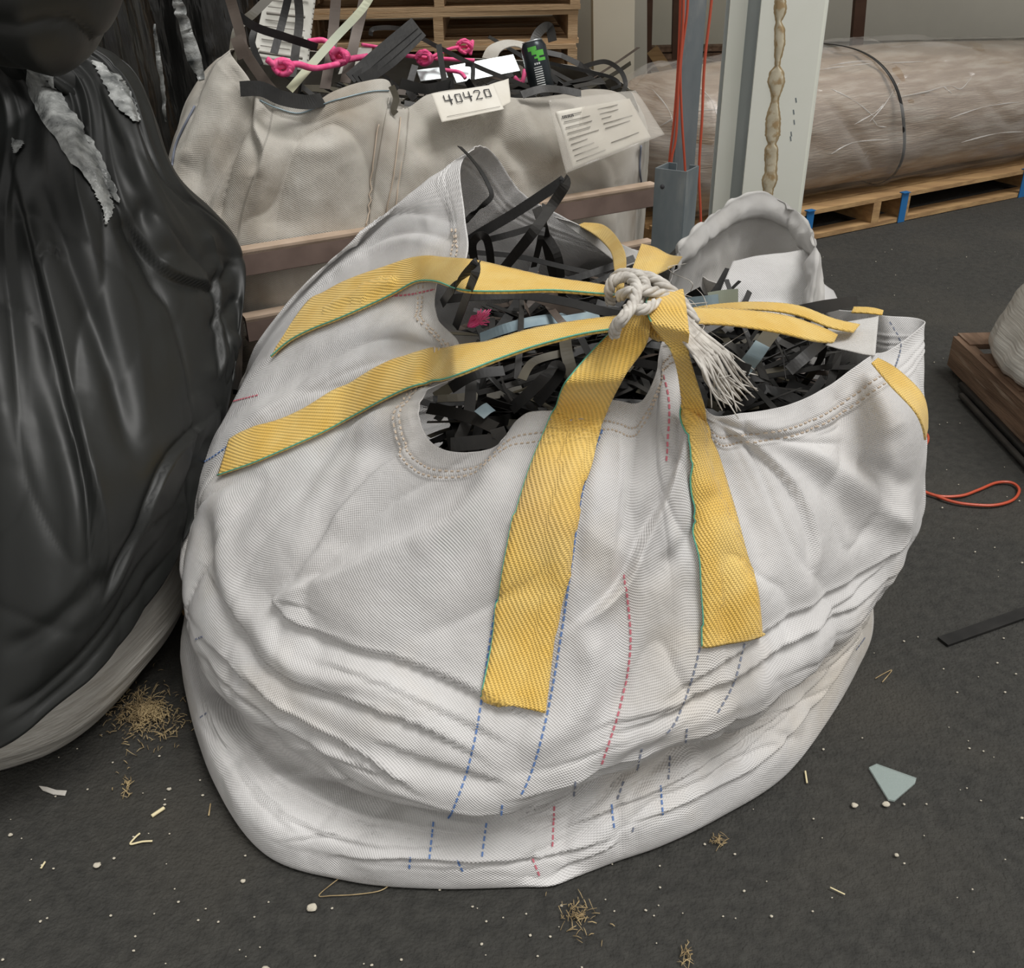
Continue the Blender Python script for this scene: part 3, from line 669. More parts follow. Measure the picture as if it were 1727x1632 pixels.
def patch(name, quad, nx, ny, m, parent, amp=.006, th=.0015, label=None, fr=14, crown=0):
    """curved sheet through four corner points (bilinear) with real crumple"""
    a, b, c, d = [np.array(p, float) for p in quad]; u = np.linspace(0, 1, nx)[None, :, None]; v = np.linspace(0, 1, ny)[:, None, None]
    g = (a * (1 - u) + b * u) * (1 - v) + (d * (1 - u) + c * u) * v
    nn = gnormals(g, False); g = g + nn * (amp * ridged(g * fr) + amp * .4 * vnoise(g * fr * 3) + crown * 4 * (v * (1 - v))[..., 0])[..., None]
    uv = np.stack(np.meshgrid(np.linspace(0, np.linalg.norm(b - a), nx), np.linspace(0, np.linalg.norm(d - a), ny)), -1)
    o = obj(name, g.reshape(-1, 3), gfaces(ny, nx, False), m, parent, uv=uv.reshape(-1, 2))
    s = o.modifiers.new('th', 'SOLIDIFY'); s.thickness = th; s.offset = 0
    if label: o['label'] = label
    return o
# turned-in corner of the hem on the right and the white liner panel under the cuff
patch('hem_flap', [Z(1382, 580, .715), Z(1400, 548, .73), Z(1482, 533, .735), Z(1476, 600, .725)], 30, 20, 'bagin', base, .003)
patch('liner_panel', [Z(1192, 545, .66), Z(1385, 545, .66), Z(1374, 417, .76), Z(1236, 440, .745)], 40, 34, 'bag', base, .007, fr=9)
patch('liner_panel', [Z(1340, 535, .66), Z(1415, 512, .66), Z(1405, 490, .67), Z(1365, 455, .70)], 20, 14, 'bag', base, .003)
patch('hem_flap', [Z(935, 365, .80), Z(962, 372, .80), Z(1098, 435, .75), Z(1052, 452, .73)], 14, 30, 'bagin', base, .003)

# ------------------------------------------------------------ steel strapping scrap
def strapobj(name, P, w, m, label, cat='strapping', group=None, nrm=None, th=.0011, res=None, twist=0, parent=None):
    V, Fc, UV = band(P, w, nrm, th, res, twist); o = obj(name, V, Fc, m, parent, smooth=False, uv=UV)
    if parent is None: tag(o, label, cat, group)
    elif label: o['label'] = label
    return o
def inside(p, poly):
    x, y = p; c = False; n = len(poly)
    for i in range(n):
        a = poly[i]; b = poly[i - 1]
        if (a[1] > y) != (b[1] > y) and x < (b[0] - a[0]) * (y - a[1]) / (b[1] - a[1]) + a[0]: c = not c
    return c
# plan outline of the room inside the bag at the height of the scrap
row_in = G1[34][::6, :2]; c_in = row_in.mean(0); POLY = c_in + (row_in - c_in) * .93; RIMP = [tuple(p) for p in c_in + (G1[3][::6, :2] - c_in) * .96]
def heap_z(x, y):
    return .60 + .05 * exp(-((x - .15) ** 2 + (y - 1.75) ** 2) / .09) + .02 * sin(9 * x + 3 * y) - .05 * exp(-((x + .02) ** 2 + (y - 1.42) ** 2) / .01)
def rnd_strip(zoff, L, poly, hz, kink=True, flat=.5, c=(.15, 1.75), r=(.5, .4)):
    for _ in range(60):
        a = random.uniform(0, 2 * pi); rr = math.sqrt(random.random()); x = c[0] + r[0] * rr * cos(a); y = c[1] + r[1] * rr * sin(a)
        if not inside((x, y), poly): continue
        th = random.gauss(.2, 1.0); el = random.gauss(0, .22) * flat * 2; cv = random.gauss(0, 2.6)
        k = 9; P = []; p = np.array([x, y, hz(x, y) + zoff]); d = th; e = el; P.append(p.copy()); kn = random.randint(2, 7) if kink and random.random() < .35 else -1
        cz = random.gauss(0, 2.0)
        for i in range(k):
            if i == kn: d += random.choice([-1, 1]) * random.uniform(.8, 2.4); e = -e + random.gauss(0, .3)
            d += cv * L / k; e += cz * L / k - e * .1
            p = p + np.array([cos(d) * cos(e), sin(d) * cos(e), sin(e)]) * L / k; P.append(p.copy())
        P = np.array(P); P -= P[k // 2] - np.array([x, y, hz(x, y) + zoff])
        if poly is POLY and not all(inside(q[:2], RIMP) for q in P if q[2] > .63): continue
        if all(inside(q[:2], poly) for q in P[::2]) and P[:, 2].max() < hz(x, y) + zoff + .13 and P[:, 2].min() > .3: return P
    return None
def rnd_norm():
    v = np.array([random.gauss(0, .8), random.gauss(-.35, .5), random.gauss(.9, .35)]); return v / np.linalg.norm(v)
# deep filling: everything under the visible top layer
def filling(name, poly, hz, n, label, group, c, r, parent=None, zlo=-.17, zhi=-.02, L0=.15, L1=.42, w=(.009, .02)):
    Vs, Fs, mi = [], [], []; nn = 0
    for i in range(n):
        P = rnd_strip(random.uniform(zlo, zhi), random.uniform(L0, L1), poly, hz, c=c, r=r)
        if P is None: continue
        V, f, _ = band(P, random.uniform(*w), rnd_norm(), .0012); Vs.append(V); Fs += [[a + nn for a in q] for q in f]; nn += len(V)
        mi += [random.choices([0, 1, 2], [6, 3, 1])[0]] * len(f)
    o = obj(name, np.vstack(Vs), Fs, None, parent, smooth=False, mats=['s1', 's2', 's6'], midx=mi)
    tag(o, label, 'strapping', group, 'stuff'); return o
filling('strapping_pile', POLY, heap_z, 620, 'dense mass of cut black strapping deep inside the front bag', 'scrap strapping filling the front bag', (.15, 1.75), (.56, .5))
def scatter(n, poly, hz, group, labels, c, r, zlo=-.02, zhi=.035, L0=.12, L1=.42, w=(.010, .021), cols=('s1', 's2', 's6', 's3')):
    wt = {'s1': 7, 's2': 5, 's6': 1.6, 's3': 1.2, 's4': .5}
    for i in range(n):
        m = random.choices(cols, [wt[k] for k in cols])[0]
        P = rnd_strip(random.uniform(zlo, zhi), random.uniform(L0, L1), poly, hz, c=c, r=r)
        if P is None: continue
        strapobj('strapping_strip', P, random.uniform(*w), m, labels[m], group=group, nrm=rnd_norm())
scatter(185, POLY, heap_z, 'scrap strapping filling the front bag', {
    's1': 'short black strapping strip in the tangle inside the front bag', 's2': 'dark grey strapping strip in the tangle inside the front bag',
    's6': 'olive brown strapping strip in the tangle inside the front bag', 's3': 'dull brown strapping strip in the tangle inside the front bag', 's4': ''}, (.15, 1.75), (.56, .5))

def S_(pts, w, m, label, nrm=(0, -.75, .65), res=None, twist=0, th=.0013, group=None):
    P = [Z(*p) for p in pts]; w = w if np.ndim(w) == 0 else w
    return strapobj('strapping_strip', P, w, m, label, nrm=nrm, res=res or max(12, len(P) * 6), twist=twist, th=th, group=group)
px = .00118
S_([(775, 247, 1.0), (790, 262, .99), (808, 284, .975), (822, 308, .955), (829, 330, .935), (815, 346, .92), (798, 360, .90), (783, 378, .88), (776, 400, .84)], .010, 's1', 'thin black strip with a kink standing up highest above the left rim', (.6, -.7, .3))
S_([(770, 425, .80), (800, 400, .83), (870, 358, .88), (945, 308, .94), (951, 302, .945)], .020, 's1', 'long black strip rising from the left rim to a sharp fold at its top', (.3, -.7, .6))
S_([(951, 302, .945), (953, 312, .94), (932, 345, .90), (900, 390, .86), (868, 430, .80), (845, 458, .74)], .022, 's2', 'grey strip coming down from the sharp fold above the opening', (-.5, -.8, .3))
S_([(905, 350, .87), (915, 380, .84), (924, 420, .78), (935, 470, .70)], .020, 's2', 'grey strip standing upright behind the folded ones', (-.1, -1, .1))
S_([(919, 345, .865), (912, 400, .82), (900, 450, .73)], .013, 's2', 'narrow upright grey strip beside the fold', (.2, -1, .1))
S_([(908, 380, .83), (940, 430, .78), (948, 500, .68)], .017, 's2', 'grey strip leaning right behind the upper left yellow strap', (0, -1, .2))
S_([(820, 405, .80), (860, 395, .81), (900, 383, .81)], .013, 's1', 'short black strip crossing level under the sharp fold', (0, -1, .3))
S_([(800, 440, .79), (797, 412, .83), (808, 398, .85), (820, 402, .84), (826, 425, .80), (828, 450, .76)], .016, 's2', 'grey strip curled over like a hook at the left rim', (0, -1, .15))
S_([(745, 512, .80), (765, 485, .89), (800, 447, .95), (806, 444, .95)], .015, 's1', 'black strip leaning on the upper left yellow strap', (.4, -.8, .5))
S_([(806, 444, .95), (800, 465, .94), (785, 505, .87), (768, 552, .79)], .014, 's2', 'dark strip bent down over the upper left yellow strap', (-.4, -.9, .2))
S_([(748, 505, .80), (800, 500, .81), (880, 498, .815), (960, 510, .82), (1040, 530, .82), (1100, 533, .81)], .016, 's1', 'long bowed dark strip between the two left yellow straps', (0, -.7, .7))
S_([(790, 425, .78), (870, 432, .78), (950, 450, .77), (1040, 470, .76)], .011, 's1', 'long black strip reaching across the back of the opening', (0, -.7, .7))
S_([(930, 480, .76), (1000, 460, .78), (1070, 435, .80)], .014, 's1', 'black strip rising toward the back flap left of the knot', (0, -.7, .6))
S_([(960, 490, .75), (1010, 473, .77), (1050, 452, .78)], .010, 's1', 'thinner black strip just below the one rising toward the back flap', (0, -.7, .6))
S_([(810, 570, .69), (850, 555, .71), (900, 542, .72), (960, 535, .72), (1010, 530, .72)], .024, 's4', 'pale blue steel strip lying level between the left yellow straps', (0, -.5, .9))
S_([(925, 515, .74), (945, 540, .73), (965, 560, .71)], .014, 's3', 'brown strip slanting in front of the pale blue one', (0, -.7, .7))
S_([(1150, 514, .76), (1185, 511, .77), (1212, 508, .775)], .026, 's4', 'blue grey strip end right of the knot, next to a paler plate', (0, -.9, .5))
S_([(1195, 506, .775), (1220, 502, .78), (1245, 500, .785)], .028, 's5', 'pale blue square cut strip end right of the knot', (0, -.9, .5))
S_([(1340, 527, .745), (1390, 517, .76), (1446, 507, .775)], [.024, .024, .017], 's2', 'dark strip poking out over the right rear rim', (0, -.9, .45))
S_([(1225, 690, .71), (1236, 655, .755), (1252, 610, .80)], .030, 's1', 'wide black strip standing up beside the frayed rope end', (-.4, -.9, .15))
S_([(1252, 625, .74), (1272, 600, .755), (1286, 580, .76)], .026, 's4', 'blue strip leaning behind the wide black one', (-.3, -.9, .4))
S_([(1283, 585, .745), (1300, 562, .75), (1325, 535, .745)], .026, 's6', 'olive strip continuing up behind the blue one', (-.3, -.9, .4))
S_([(1330, 625, .70), (1362, 598, .72), (1398, 568, .72)], .020, 's1', 'black strip slanting under the right yellow strap', (-.3, -.9, .4))
S_([(1350, 590, .71), (1370, 585, .71), (1366, 560, .72)], .014, 's1', 'short black strip crossing the slanting one at right', (0, -.9, .4))
S_([(1290, 640, .68), (1270, 590, .70), (1250, 545, .70)], .020, 's1', 'black strip leaning left behind the blue one', (.3, -.9, .3))
S_([(1305, 570, .74), (1320, 600, .72), (1325, 640, .69)], .010, 's1', 'thin black curved strip below the right yellow straps', (.5, -.8, .2), twist=.8)
S_([(722, 688, .64), (760, 695, .65), (805, 708, .66), (836, 722, .665)], .021, 's2', 'dark strip crossing the front left corner of the opening', (0, -.75, .65))
S_([(838, 722, .668), (842, 742, .655), (815, 745, .65), (760, 750, .64)], .024, 's2', 'grey strip turned back below the front left crossing strip', (0, -.75, .65))
S_([(862, 690, .66), (890, 665, .69), (920, 635, .72), (935, 618, .725), (945, 622, .72), (938, 640, .70), (905, 680, .66)], .020, 's1', 'black strip with a round loop at its end in the front of the opening', (-.45, -.8, .4))
S_([(840, 600, .68), (850, 650, .67), (880, 700, .64)], .004, 's2', 'thin wire like strip hanging in the front of the opening', (0, -.9, .3))
S_([(808, 700, .675), (820, 690, .68), (828, 686, .68)], .022, 's4', 'small pale blue square of strip at the front left', (0, -.5, .85))
S_([(880, 500, .74), (878, 560, .72), (872, 640, .67)], .013, 's2', 'upright dark strip between the left yellow straps', (.2, -1, .1))
S_([(952, 545, .72), (955, 590, .71), (968, 640, .67)], .022, 's6', 'olive strip running down beside the middle yellow strap', (0, -.8, .5))
S_([(980, 570, .73), (1000, 610, .71), (1015, 640, .68)], .012, 's1', 'thin strip next to the olive one by the middle yellow strap', (0, -.8, .5))
S_([(1195, 610, .72), (1210, 640, .70), (1218, 665, .69)], .020, 's4', 'blue strip half hidden by the frayed rope end', (.3, -.9, .3))
S_([(880, 640, .69), (900, 610, .70), (950, 595, .70)], .016, 's6', 'olive strip under the lower left yellow strap', (0, -.6, .8))
S_([(795, 640, .68), (790, 700, .65), (775, 740, .62)], .020, 's2', 'dark strip going down into the front left corner', (.2, -.9, .3))
S_([(760, 655, .68), (800, 632, .70), (850, 625, .70)], .020, 's1', 'black strip just under the lower left yellow strap', (0, -.6, .8))
# pink twine tuft
tf = [tube([Z(790, 550, .80), Z(800 + random.uniform(-4, 6), 540 + random.uniform(-8, 10), .81), Z(812 + random.uniform(-8, 16), 530 + random.uniform(-12, 18), .815)], [.0025, .0016, .0009], 5, 8) for _ in range(26)]
tag(obj('twine_tuft', *merge(*tf), 'pink'), 'frayed pink twine tuft between the two left yellow straps', 'twine')

# ------------------------------------------------------------ rack of rails between the two bags
def rail(x0, y0, x1, y1, z, label, hh=.055):
    a = Z(x0, y0, z); b = Z(x1, y1, z); d = (b - a) / np.linalg.norm(b - a); nrm = np.cross(d, [0, 0, 1])
    e = emp('rail', (a + b) / 2, label, 'rail')
    obj('face', *beam(a + [0, 0, -hh / 2], b + [0, 0, -hh / 2], .012, hh), 'rail', e, smooth=False)
    obj('lip', *beam(a - nrm * .014, b - nrm * .014, .04, .012), 'railtop', e, smooth=False)
    obj('bottom_lip', *beam(a - nrm * .014 + [0, 0, -hh], b - nrm * .014 + [0, 0, -hh], .03, .006), 'rail', e, smooth=False)
ra = Z(395, 428, .70); rb = Z(1108, 313, .70); rd = (rb - ra)
rail(395, 428, 1108, 313, .70, 'upper brown metal rail running between the two bulk bags')
def rpx(z):   # the lower rails stand under the upper one
    a = ra.copy(); a[2] = z; b = rb.copy(); b[2] = z; return a, b
for z, lab in ((.535, 'middle metal rail seen left of the front bag'), (.40, 'lowest metal rail seen left of the front bag')):
    a, b = rpx(z); xa, ya = proj(a[None]); xb, yb = proj(b[None]); rail(xa[0], ya[0], xb[0], yb[0], z, lab)
def cpost():
    c = Z(1108, 300, .78); e = emp('steel_post', (c[0] + .03, c[1], 0), 'short galvanised channel post carrying the rails, at their right end', 'post')
    x, y = c[0] + .035, c[1] + .0; a = radians(-34); ax = np.array([[cos(a), sin(a), 0], [-sin(a), cos(a), 0], [0, 0, 1]])
    w, d, t, h = .085, .075, .005, .80
    parts = [box((x, y, h / 2), (w, t, h), ax=ax)]
    cc = np.array([x, y, h / 2])
    parts += [box(cc + ax[0] * (w / 2) + ax[1] * (d / 2), (t, d, h), ax=ax), box(cc - ax[0] * (w / 2) + ax[1] * (d / 2), (t, d, h), ax=ax), box(cc + ax[0] * (w / 2 - .012) + ax[1] * d, (.024, t, h), ax=ax), box(cc - ax[0] * (w / 2 - .012) + ax[1] * d, (.024, t, h), ax=ax)]
    obj('channel', *merge(*parts), 'galv', e, smooth=False)
    obj('bolt_hole', *tube([np.array([x, y, .755]) - ax[1] * .001 - ax[0] * .02, np.array([x, y, .755]) - ax[1] * .0045 - ax[0] * .02], .006, 10), 'ink', e)
    obj('base_plate', *box((x, y + .04, .005), (.16, .16, .01), ax=ax), 'galv', e, smooth=False)
cpost()
def strut():
    p = Z(1150, 300, .76); Yb = 3.15; p = YP(1152, 300, Yb); x = p[0]; e = emp('steel_strut', (x, Yb, 0), 'tall galvanised strut post standing left of the white column', 'post')
    w, d, t, h = .062, .05, .004, 2.6
    obj('channel', *merge(box((x, Yb, h / 2), (w, t, h)), box((x - w / 2, Yb + d / 2, h / 2), (t, d, h)), box((x + w / 2, Yb + d / 2, h / 2), (t, d, h))), 'galv', e, smooth=False)
    obj('base_plate', *box((x, Yb + .02, .005), (.14, .14, .01)), 'galv', e, smooth=False)
    hooks = [tube([(x - .03, Yb - .003, z), (x - .02, Yb - .02, z), (x + .06, Yb - .02, z)], .004, 6) for z in (2.3,)]
    obj('hook', *merge(*hooks), 'galv', e)
strut()
for i, (pts, lab) in enumerate([
    ([(1148, -60), (1147, 20), (1143, 120), (1136, 210), (1127, 300)], 'leftmost red wire hanging in front of the tall galvanised strut'),
    ([(1162, -60), (1159, 20), (1148, 110), (1150, 200), (1156, 300), (1158, 420)], 'red wire hanging beside the leftmost one and reaching lower'),
    ([(1153, -60), (1152, 40), (1145, 130), (1140, 230), (1130, 300)], 'middle red wire of the bunch hanging by the tall strut'),
    ([(1206, -60), (1198, 20), (1188, 110), (1184, 200), (1179, 290), (1182, 380)], 'single red wire hanging between the tall strut and the white column')]):
    P = [YP(x, y, 3.09 - .006 * i) for x, y in pts]
    P += [np.array([P[-1][0] + .01 + .004 * i, P[-1][1], .25]), np.array([P[-1][0] + .04, P[-1][1] - .02, .006]), np.array([P[-1][0] + .14, P[-1][1] - .08, .006])]
    tag(obj('hanging_wire', *tube(P, .0042, 6, 60), 'redw'), lab, 'wire', 'red wires hanging by the steel strut')

# ------------------------------------------------------------ rear bag
dr = rd / np.linalg.norm(rd); dr[2] = 0; dr /= np.linalg.norm(dr); pr = np.array([-dr[1], dr[0], 0])
def rear_bag():
    def ln(x, y, off):   # image column on the vertical sheet standing "off" behind the rails
        d = ray(x, y); a = ra + pr * off; k = ((a - CAM) @ pr) / (d @ pr); return CAM + d * k
    b = lambda t, x, y, off: (t, *ln(x, y, off))
    rimr = [b(0, 388, 88, .28), b(1, 415, 125, .2), b(2, 432, 148, .16), b(3, 470, 170, .15), b(4, 520, 178, .14), b(5, 560, 155, .14), b(6, 610, 138, .14), b(7, 655, 136, .15), b(8, 668, 178, .15), b(8.5, 690, 180, .15),
            b(9, 720, 160, .15), b(10, 800, 150, .16), b(11, 870, 165, .17), b(12, 940, 160, .19), b(13, 1000, 150, .24), b(14, 1050, 160, .32), b(14.7, 1078, 190, .42),
            b(15.5, 1062, 150, .62), b(17, 1000, 118, .80), b(18, 950, 108, .88), b(20, 850, 100, .95), b(22, 700, 95, .98), b(24, 560, 88, .92), b(26, 450, 80, .70), b(27, 400, 82, .48)]
    PERr = 28.0
    def cv(l): return [a[0] for a in l], np.array([a[1:] for a in l])
    sh = [b(0, 335, 165, .30), b(1, 365, 195, .20), b(2, 410, 215, .13), b(3, 455, 235, .10), b(5, 560, 225, .07), b(7, 648, 225, .07), b(8.5, 690, 230, .07), b(10, 800, 230, .07), b(12, 930, 235, .09), b(13, 1010, 235, .12), b(14, 1070, 235, .22), b(14.8, 1088, 235, .38),
          b(17, 1060, 190, .95), b(20, 880, 165, 1.12), b(24, 530, 150, 1.12), b(26.5, 345, 150, .70)]
    bl = [b(0, 290, 280, .32), b(1, 305, 330, .20), b(2, 345, 360, .12), b(3, 410, 380, .07), b(5, 540, 370, .045), b(7, 645, 360, .04), b(10, 790, 350, .04), b(12, 930, 340, .06), b(13, 1010, 335, .09), b(14, 1060, 325, .18), b(15, 1082, 315, .38),
          b(17, 1070, 270, .98), b(20, 890, 240, 1.18), b(24, 500, 230, 1.18), b(26.5, 310, 240, .75)]
    lo = ([x for x in cv(bl)[0]], cv(bl)[1].copy()); lo[1][:, 2] = .30
    g1 = ([x for x in lo[0]], lo[1].copy()); g1[1][:, 2] = .02
    cc = lo[1].mean(0); g2 = (g1[0], g1[1].copy()); g2[1][:, :2] = cc[:2] + (g2[1][:, :2] - cc[:2]) * .9; g2[1][:, 2] = .003
    g3 = (g1[0], g1[1].copy()); g3[1][:, :2] = cc[:2] + (g3[1][:, :2] - cc[:2]) * .1; g3[1][:, 2] = .003
    n = 420
    g = loft([cv(rimr), cv(sh), cv(bl), lo, g1, g2, g3], n, [40, 44, 34, 20, 4, 3], PERr)
    s = gsmooth(g, 2); nn = gnormals(s); fl_ = ((nn[60] * (s[60] - np.array([cc[0], cc[1], .5]))).sum(1)).mean() < 0
    if fl_: nn = -nn
    fl_ = (np.cross(s[60, 1] - s[60, 0], s[61, 0] - s[60, 0]) @ nn[60, 0]) < 0
    fl = [([(432, 150), (410, 200), (385, 260), (370, 330), (355, 400)], 18, .030, 'k'), ([(430, 160), (425, 215), (440, 260), (430, 300)], 16, .022, 's'),
          ([(400, 110), (370, 180), (335, 250), (320, 330)], 16, .016, 'v'), ([(395, 130), (350, 210), (310, 280)], 12, .012, 'r'), ([(415, 150), (385, 230), (345, 320), (335, 380)], 12, .014, 'v'),
          ([(425, 150), (470, 190), (520, 200), (580, 185), (640, 165)], 14, .012, 'k'), ([(440, 180), (480, 230), (560, 220)], 18, .01, 'v'),
          ([(500, 240), (480, 320), (470, 400)], 30, .012, 'v'), ([(600, 230), (560, 250), (480, 260)], 18, .006, 'r'),
          ([(640, 200), (632, 290), (618, 380)], 7, .012, 'k'), ([(662, 190), (655, 290), (640, 380)], 16, .008, 'r'), ([(685, 190), (680, 260), (665, 330)], 7, .010, 'k'),
          ([(830, 190), (860, 240), (900, 290), (925, 340)], 18, .018, 'v'), ([(870, 180), (900, 230), (935, 280)], 14, .012, 'r'), ([(820, 200), (840, 260), (870, 320)], 14, .012, 'v'),
          ([(700, 260), (760, 230), (830, 240)], 20, .01, 'v'), ([(1075, 250), (1070, 300), (1060, 350)], 8, .008, 'k'), ([(960, 300), (1010, 330), (1030, 370)], 16, .008, 'v')]
    Dd = creases(s, nn, fl, 1.5)
    rvv = np.arange(g.shape[0])[:, None]; Dd = Dd * np.clip(rvv / 6, 0, 1)
    Dd = Dd + (-.016 * sharp(g * np.array([5, 5, 2.0]) + 15, 6)  + .012 * ridged(g * np.array([4, 4, 2.0]) + 5) + .003 * ridged(g * 11) + .0015 * vnoise(g * 30)) * np.clip(rvv / 12, 0, 1)
    g = g + nn * Dd[..., None]; g[..., 2] = np.maximum(g[..., 2], .002)
    v = np.concatenate([[0 * g[0, :, 0]], np.cumsum(np.linalg.norm(np.diff(g, axis=0), axis=2), 0)]); um_ = np.concatenate([[0], np.cumsum(np.linalg.norm(np.diff(g[50], axis=0), axis=1))])
    e = emp('bulk_bag', (cc[0], cc[1], 0), 'old stained white bulk bag standing behind the metal rails, heaped with strapping', 'bulk bag')
    o = obj('bag_body', g.reshape(-1, 3), outward(gfaces(g.shape[0], n), fl_), 'oldbag', e, uv=np.stack([np.tile(um_, (g.shape[0], 1)), v], -1).reshape(-1, 2))
    m = o.modifiers.new('cloth', 'SOLIDIFY'); m.thickness = .002; m.offset = -1
    return e, g, nn, ln
RB, RG, RN, LN = rear_bag()
RBVH = BVHTree.FromPolygons([Vector(v) for v in RG.reshape(-1, 3)], gfaces(RG.shape[0], RG.shape[1]))
webbing('seam_webbing', [(655, 165, 690, 165), (645, 230, 686, 235), (634, 300, 676, 305), (622, 380, 664, 385)], 50, RB, .004, 'oldbag', None, RBVH, th=.004)
for p in ([(640, 210), (630, 290), (615, 380)], [(672, 200), (662, 290), (648, 370)], [(686, 200), (678, 280), (664, 350)]):
    P = on(p, 24, .007, RBVH); obj('seam_stitch', *tube(P, .002, 5), 'tan', RB)
P = on([(438, 168), (500, 192), (560, 172), (620, 156), (655, 154)], 30, .003, RBVH); obj('rim_cord', *tube(P, .0018, 5), 's4', RB)
P = on([(330, 180), (300, 240), (292, 280)], 14, .003, RBVH)
if len(P) > 3: obj('seam_stitch', *tube(P, .003, 5), 'grey', RB)
P = on([(1079, 245), (1077, 285), (1082, 320)], 14, .004, RBVH)
if len(P) > 3: obj('seam_stitch', *tube(P, .003, 5), 'grey', RB)
rin = RG[16][::6, :2]; rc = rin.mean(0); RPOLY = rc + (rin - rc) * .93
rimz = RG[0][:, 2].mean()
def heap2(x, y): 
    q = np.array([x, y]) - rc; return .80 + .03 * sin(7 * x) + .04 * exp(-(q @ q) / .15)
filling('strapping_pile', RPOLY, heap2, 380, 'dense mass of black strapping deep inside the rear bag', 'scrap strapping filling the rear bag', rc, (.62, .55), zlo=-.1, zhi=.03)
scatter(78, RPOLY, heap2, 'scrap strapping filling the rear bag', {
    's1': 'black strapping strip in the heap on top of the rear bag', 's2': 'dark grey strapping strip in the heap on top of the rear bag',
    's6': 'olive brown strapping strip in the heap on top of the rear bag', 's3': 'dull brown strapping strip in the heap on top of the rear bag', 's4': ''}, rc, (.62, .55), zlo=.02, zhi=.10, L0=.2, L1=.55, w=(.014, .026))
def L_(pts, w, m, label, nrm=(0, -1, .1), name='strapping_strip', res=None, twist=0, th=.0015, off=None):
    P = [LN(p[0], p[1], p[2]) for p in pts]
    return strapobj(name, P, w, m, label, nrm=nrm, res=res or max(14, len(P) * 7), twist=twist, th=th)
L_([(568, -30, .5), (565, 20, .48), (558, 90, .42), (548, 150, .34)], .028, 's3', 'left one of two wide brown strips standing up from the rear bag')
L_([(616, -30, .5), (612, 10, .48), (598, 70, .44), (582, 140, .34)], .028, 's3', 'right one of two wide brown strips standing up from the rear bag')
L_([(640, -40, .36), (615, 10, .34), (560, 70, .3), (488, 152, .22)], .020, 's5', 'pale green metallic strip slanting across the rear bag opening')
L_([(380, -30, .3), (392, 10, .3), (405, 55, .28), (412, 85, .26), (445, 135, .22), (470, 165, .19)], .026, 's3', 'brown strip leaning over the left peak of the rear bag')
L_([(398, 62, .25), (404, 78, .24), (412, 98, .235)], .030, 's3', 'short brown offcut stuck on the strip at the left peak of the rear bag')
L_([(405, 150, .12), (440, 150, .10), (475, 165, .09), (515, 172, .10), (545, 168, .13)], .034, 's1', 'flat dark strip hanging over the rear bag front rim', (0, -.9, .35))
L_([(492, -30, .5), (478, 30, .5), (462, 90, .45)], .020, 's1', 'black strip standing in front of the printed paper')
L_([(500, -20, .46), (505, 30, .45), (498, 90, .4), (492, 130, .35)], .022, 's2', 'grey strip bent in front of the printed paper')
L_([(470, -20, .55), (430, 20, .52), (400, 50, .5), (392, 110, .42)], .022, 's6', 'olive strip left of the printed paper')
L_([(432, 45, .45), (425, 70, .42), (440, 110, .38)], .016, 's1', 'black curl under the printed paper')
L_([(395, 20, .35), (430, 45, .34), (480, 62, .36), (535, 80, .4)], .020, 's1', 'black strip crossing in front of the printed paper')
for i, (dx, dy, lab) in enumerate([(0, 0, 'upper'), (10, 8, 'middle'), (20, 15, 'lower')]):
    L_([(590 + dx, 132 + dy * .3, .3), (640 + dx, 88 + dy, .36), (700 + dx * .6, 38 + dy, .42)], .030, 's1', lab + ' strip of the black bundle rising to the right over the rear bag')
L_([(625, 60, .5), (632, 48, .5), (680, 50, .5), (740, 80, .42), (800, 110, .33), (860, 135, .25), (900, 150, .2)], .012, 's2', 'long thin grey strip arching across the whole rear bag opening')
L_([(920, 105, .5), (980, 118, .46), (1030, 130, .42), (1045, 143, .38), (1030, 150, .36)], .010, 's1', 'thin black loop bulging out right of the drink can')
L_([(985, 112, .5), (1020, 104, .48), (1045, 118, .46), (1055, 140, .42), (1050, 158, .38)], .014, 's2', 'grey loop standing highest at the right of the rear bag')
L_([(675, 140, .2), (720, 150, .2), (765, 140, .25)], .026, 's1', 'black strip lying just behind the numbered tag')
L_([(660, 145, .10), (668, 165, .09), (664, 185, .085), (668, 192, .08)], .016, 's6', 'short dark tongue of strip hanging over the rear bag seam')
L_([(740, 75, .4), (745, 110, .34), (750, 140, .28)], .016, 's1', 'short upright black strip left of the bright plate')
L_([(785, 108, .3), (797, 112, .3), (797, 135, .25)], .012, 's1', 'small hooked black strip in front of the bright plate')
L_([(890, 110, .3), (905, 60, .35), (925, 45, .4), (932, 70, .4)], .026, 's2', 'dark strip folded behind the drink can')
L_([(880, 160, .15), (915, 150, .14), (950, 152, .14), (980, 158, .13)], .024, 's2', 'dark strip lying under the drink can', (0, -.7, .7))
L_([(700, 110, .35), (690, 150, .3), (700, 168, .26)], .018, 's1', 'black strip at the notch of the rear bag rim')
L_([(600, 20, .55), (590, 90, .5), (575, 120, .45)], .014, 's1', 'thin black upright strip between the two wide brown ones')
# bright plate and blue cloth sliver
pl = [LN(760, 140, .42), LN(872, 118, .42), LN(870, 94, .46), LN(768, 112, .46)]
q_ = np.array(pl); tag(obj('bright_plate', *merge(beam((q_[0] + q_[3]) / 2, (q_[1] + q_[2]) / 2, .055, .004, up=(0, -.8, .6))), 'steelw', smooth=False), 'shiny white flat plate lying left of the drink can', 'plate')
pl2 = [LN(706, 128, .46), LN(752, 122, .46)]
tag(obj('bright_plate', *beam(pl2[0], pl2[1], .035, .004, up=(0, -.8, .6)), 'steelw', smooth=False), 'smaller shiny plate corner showing through strips left of the big plate', 'plate')
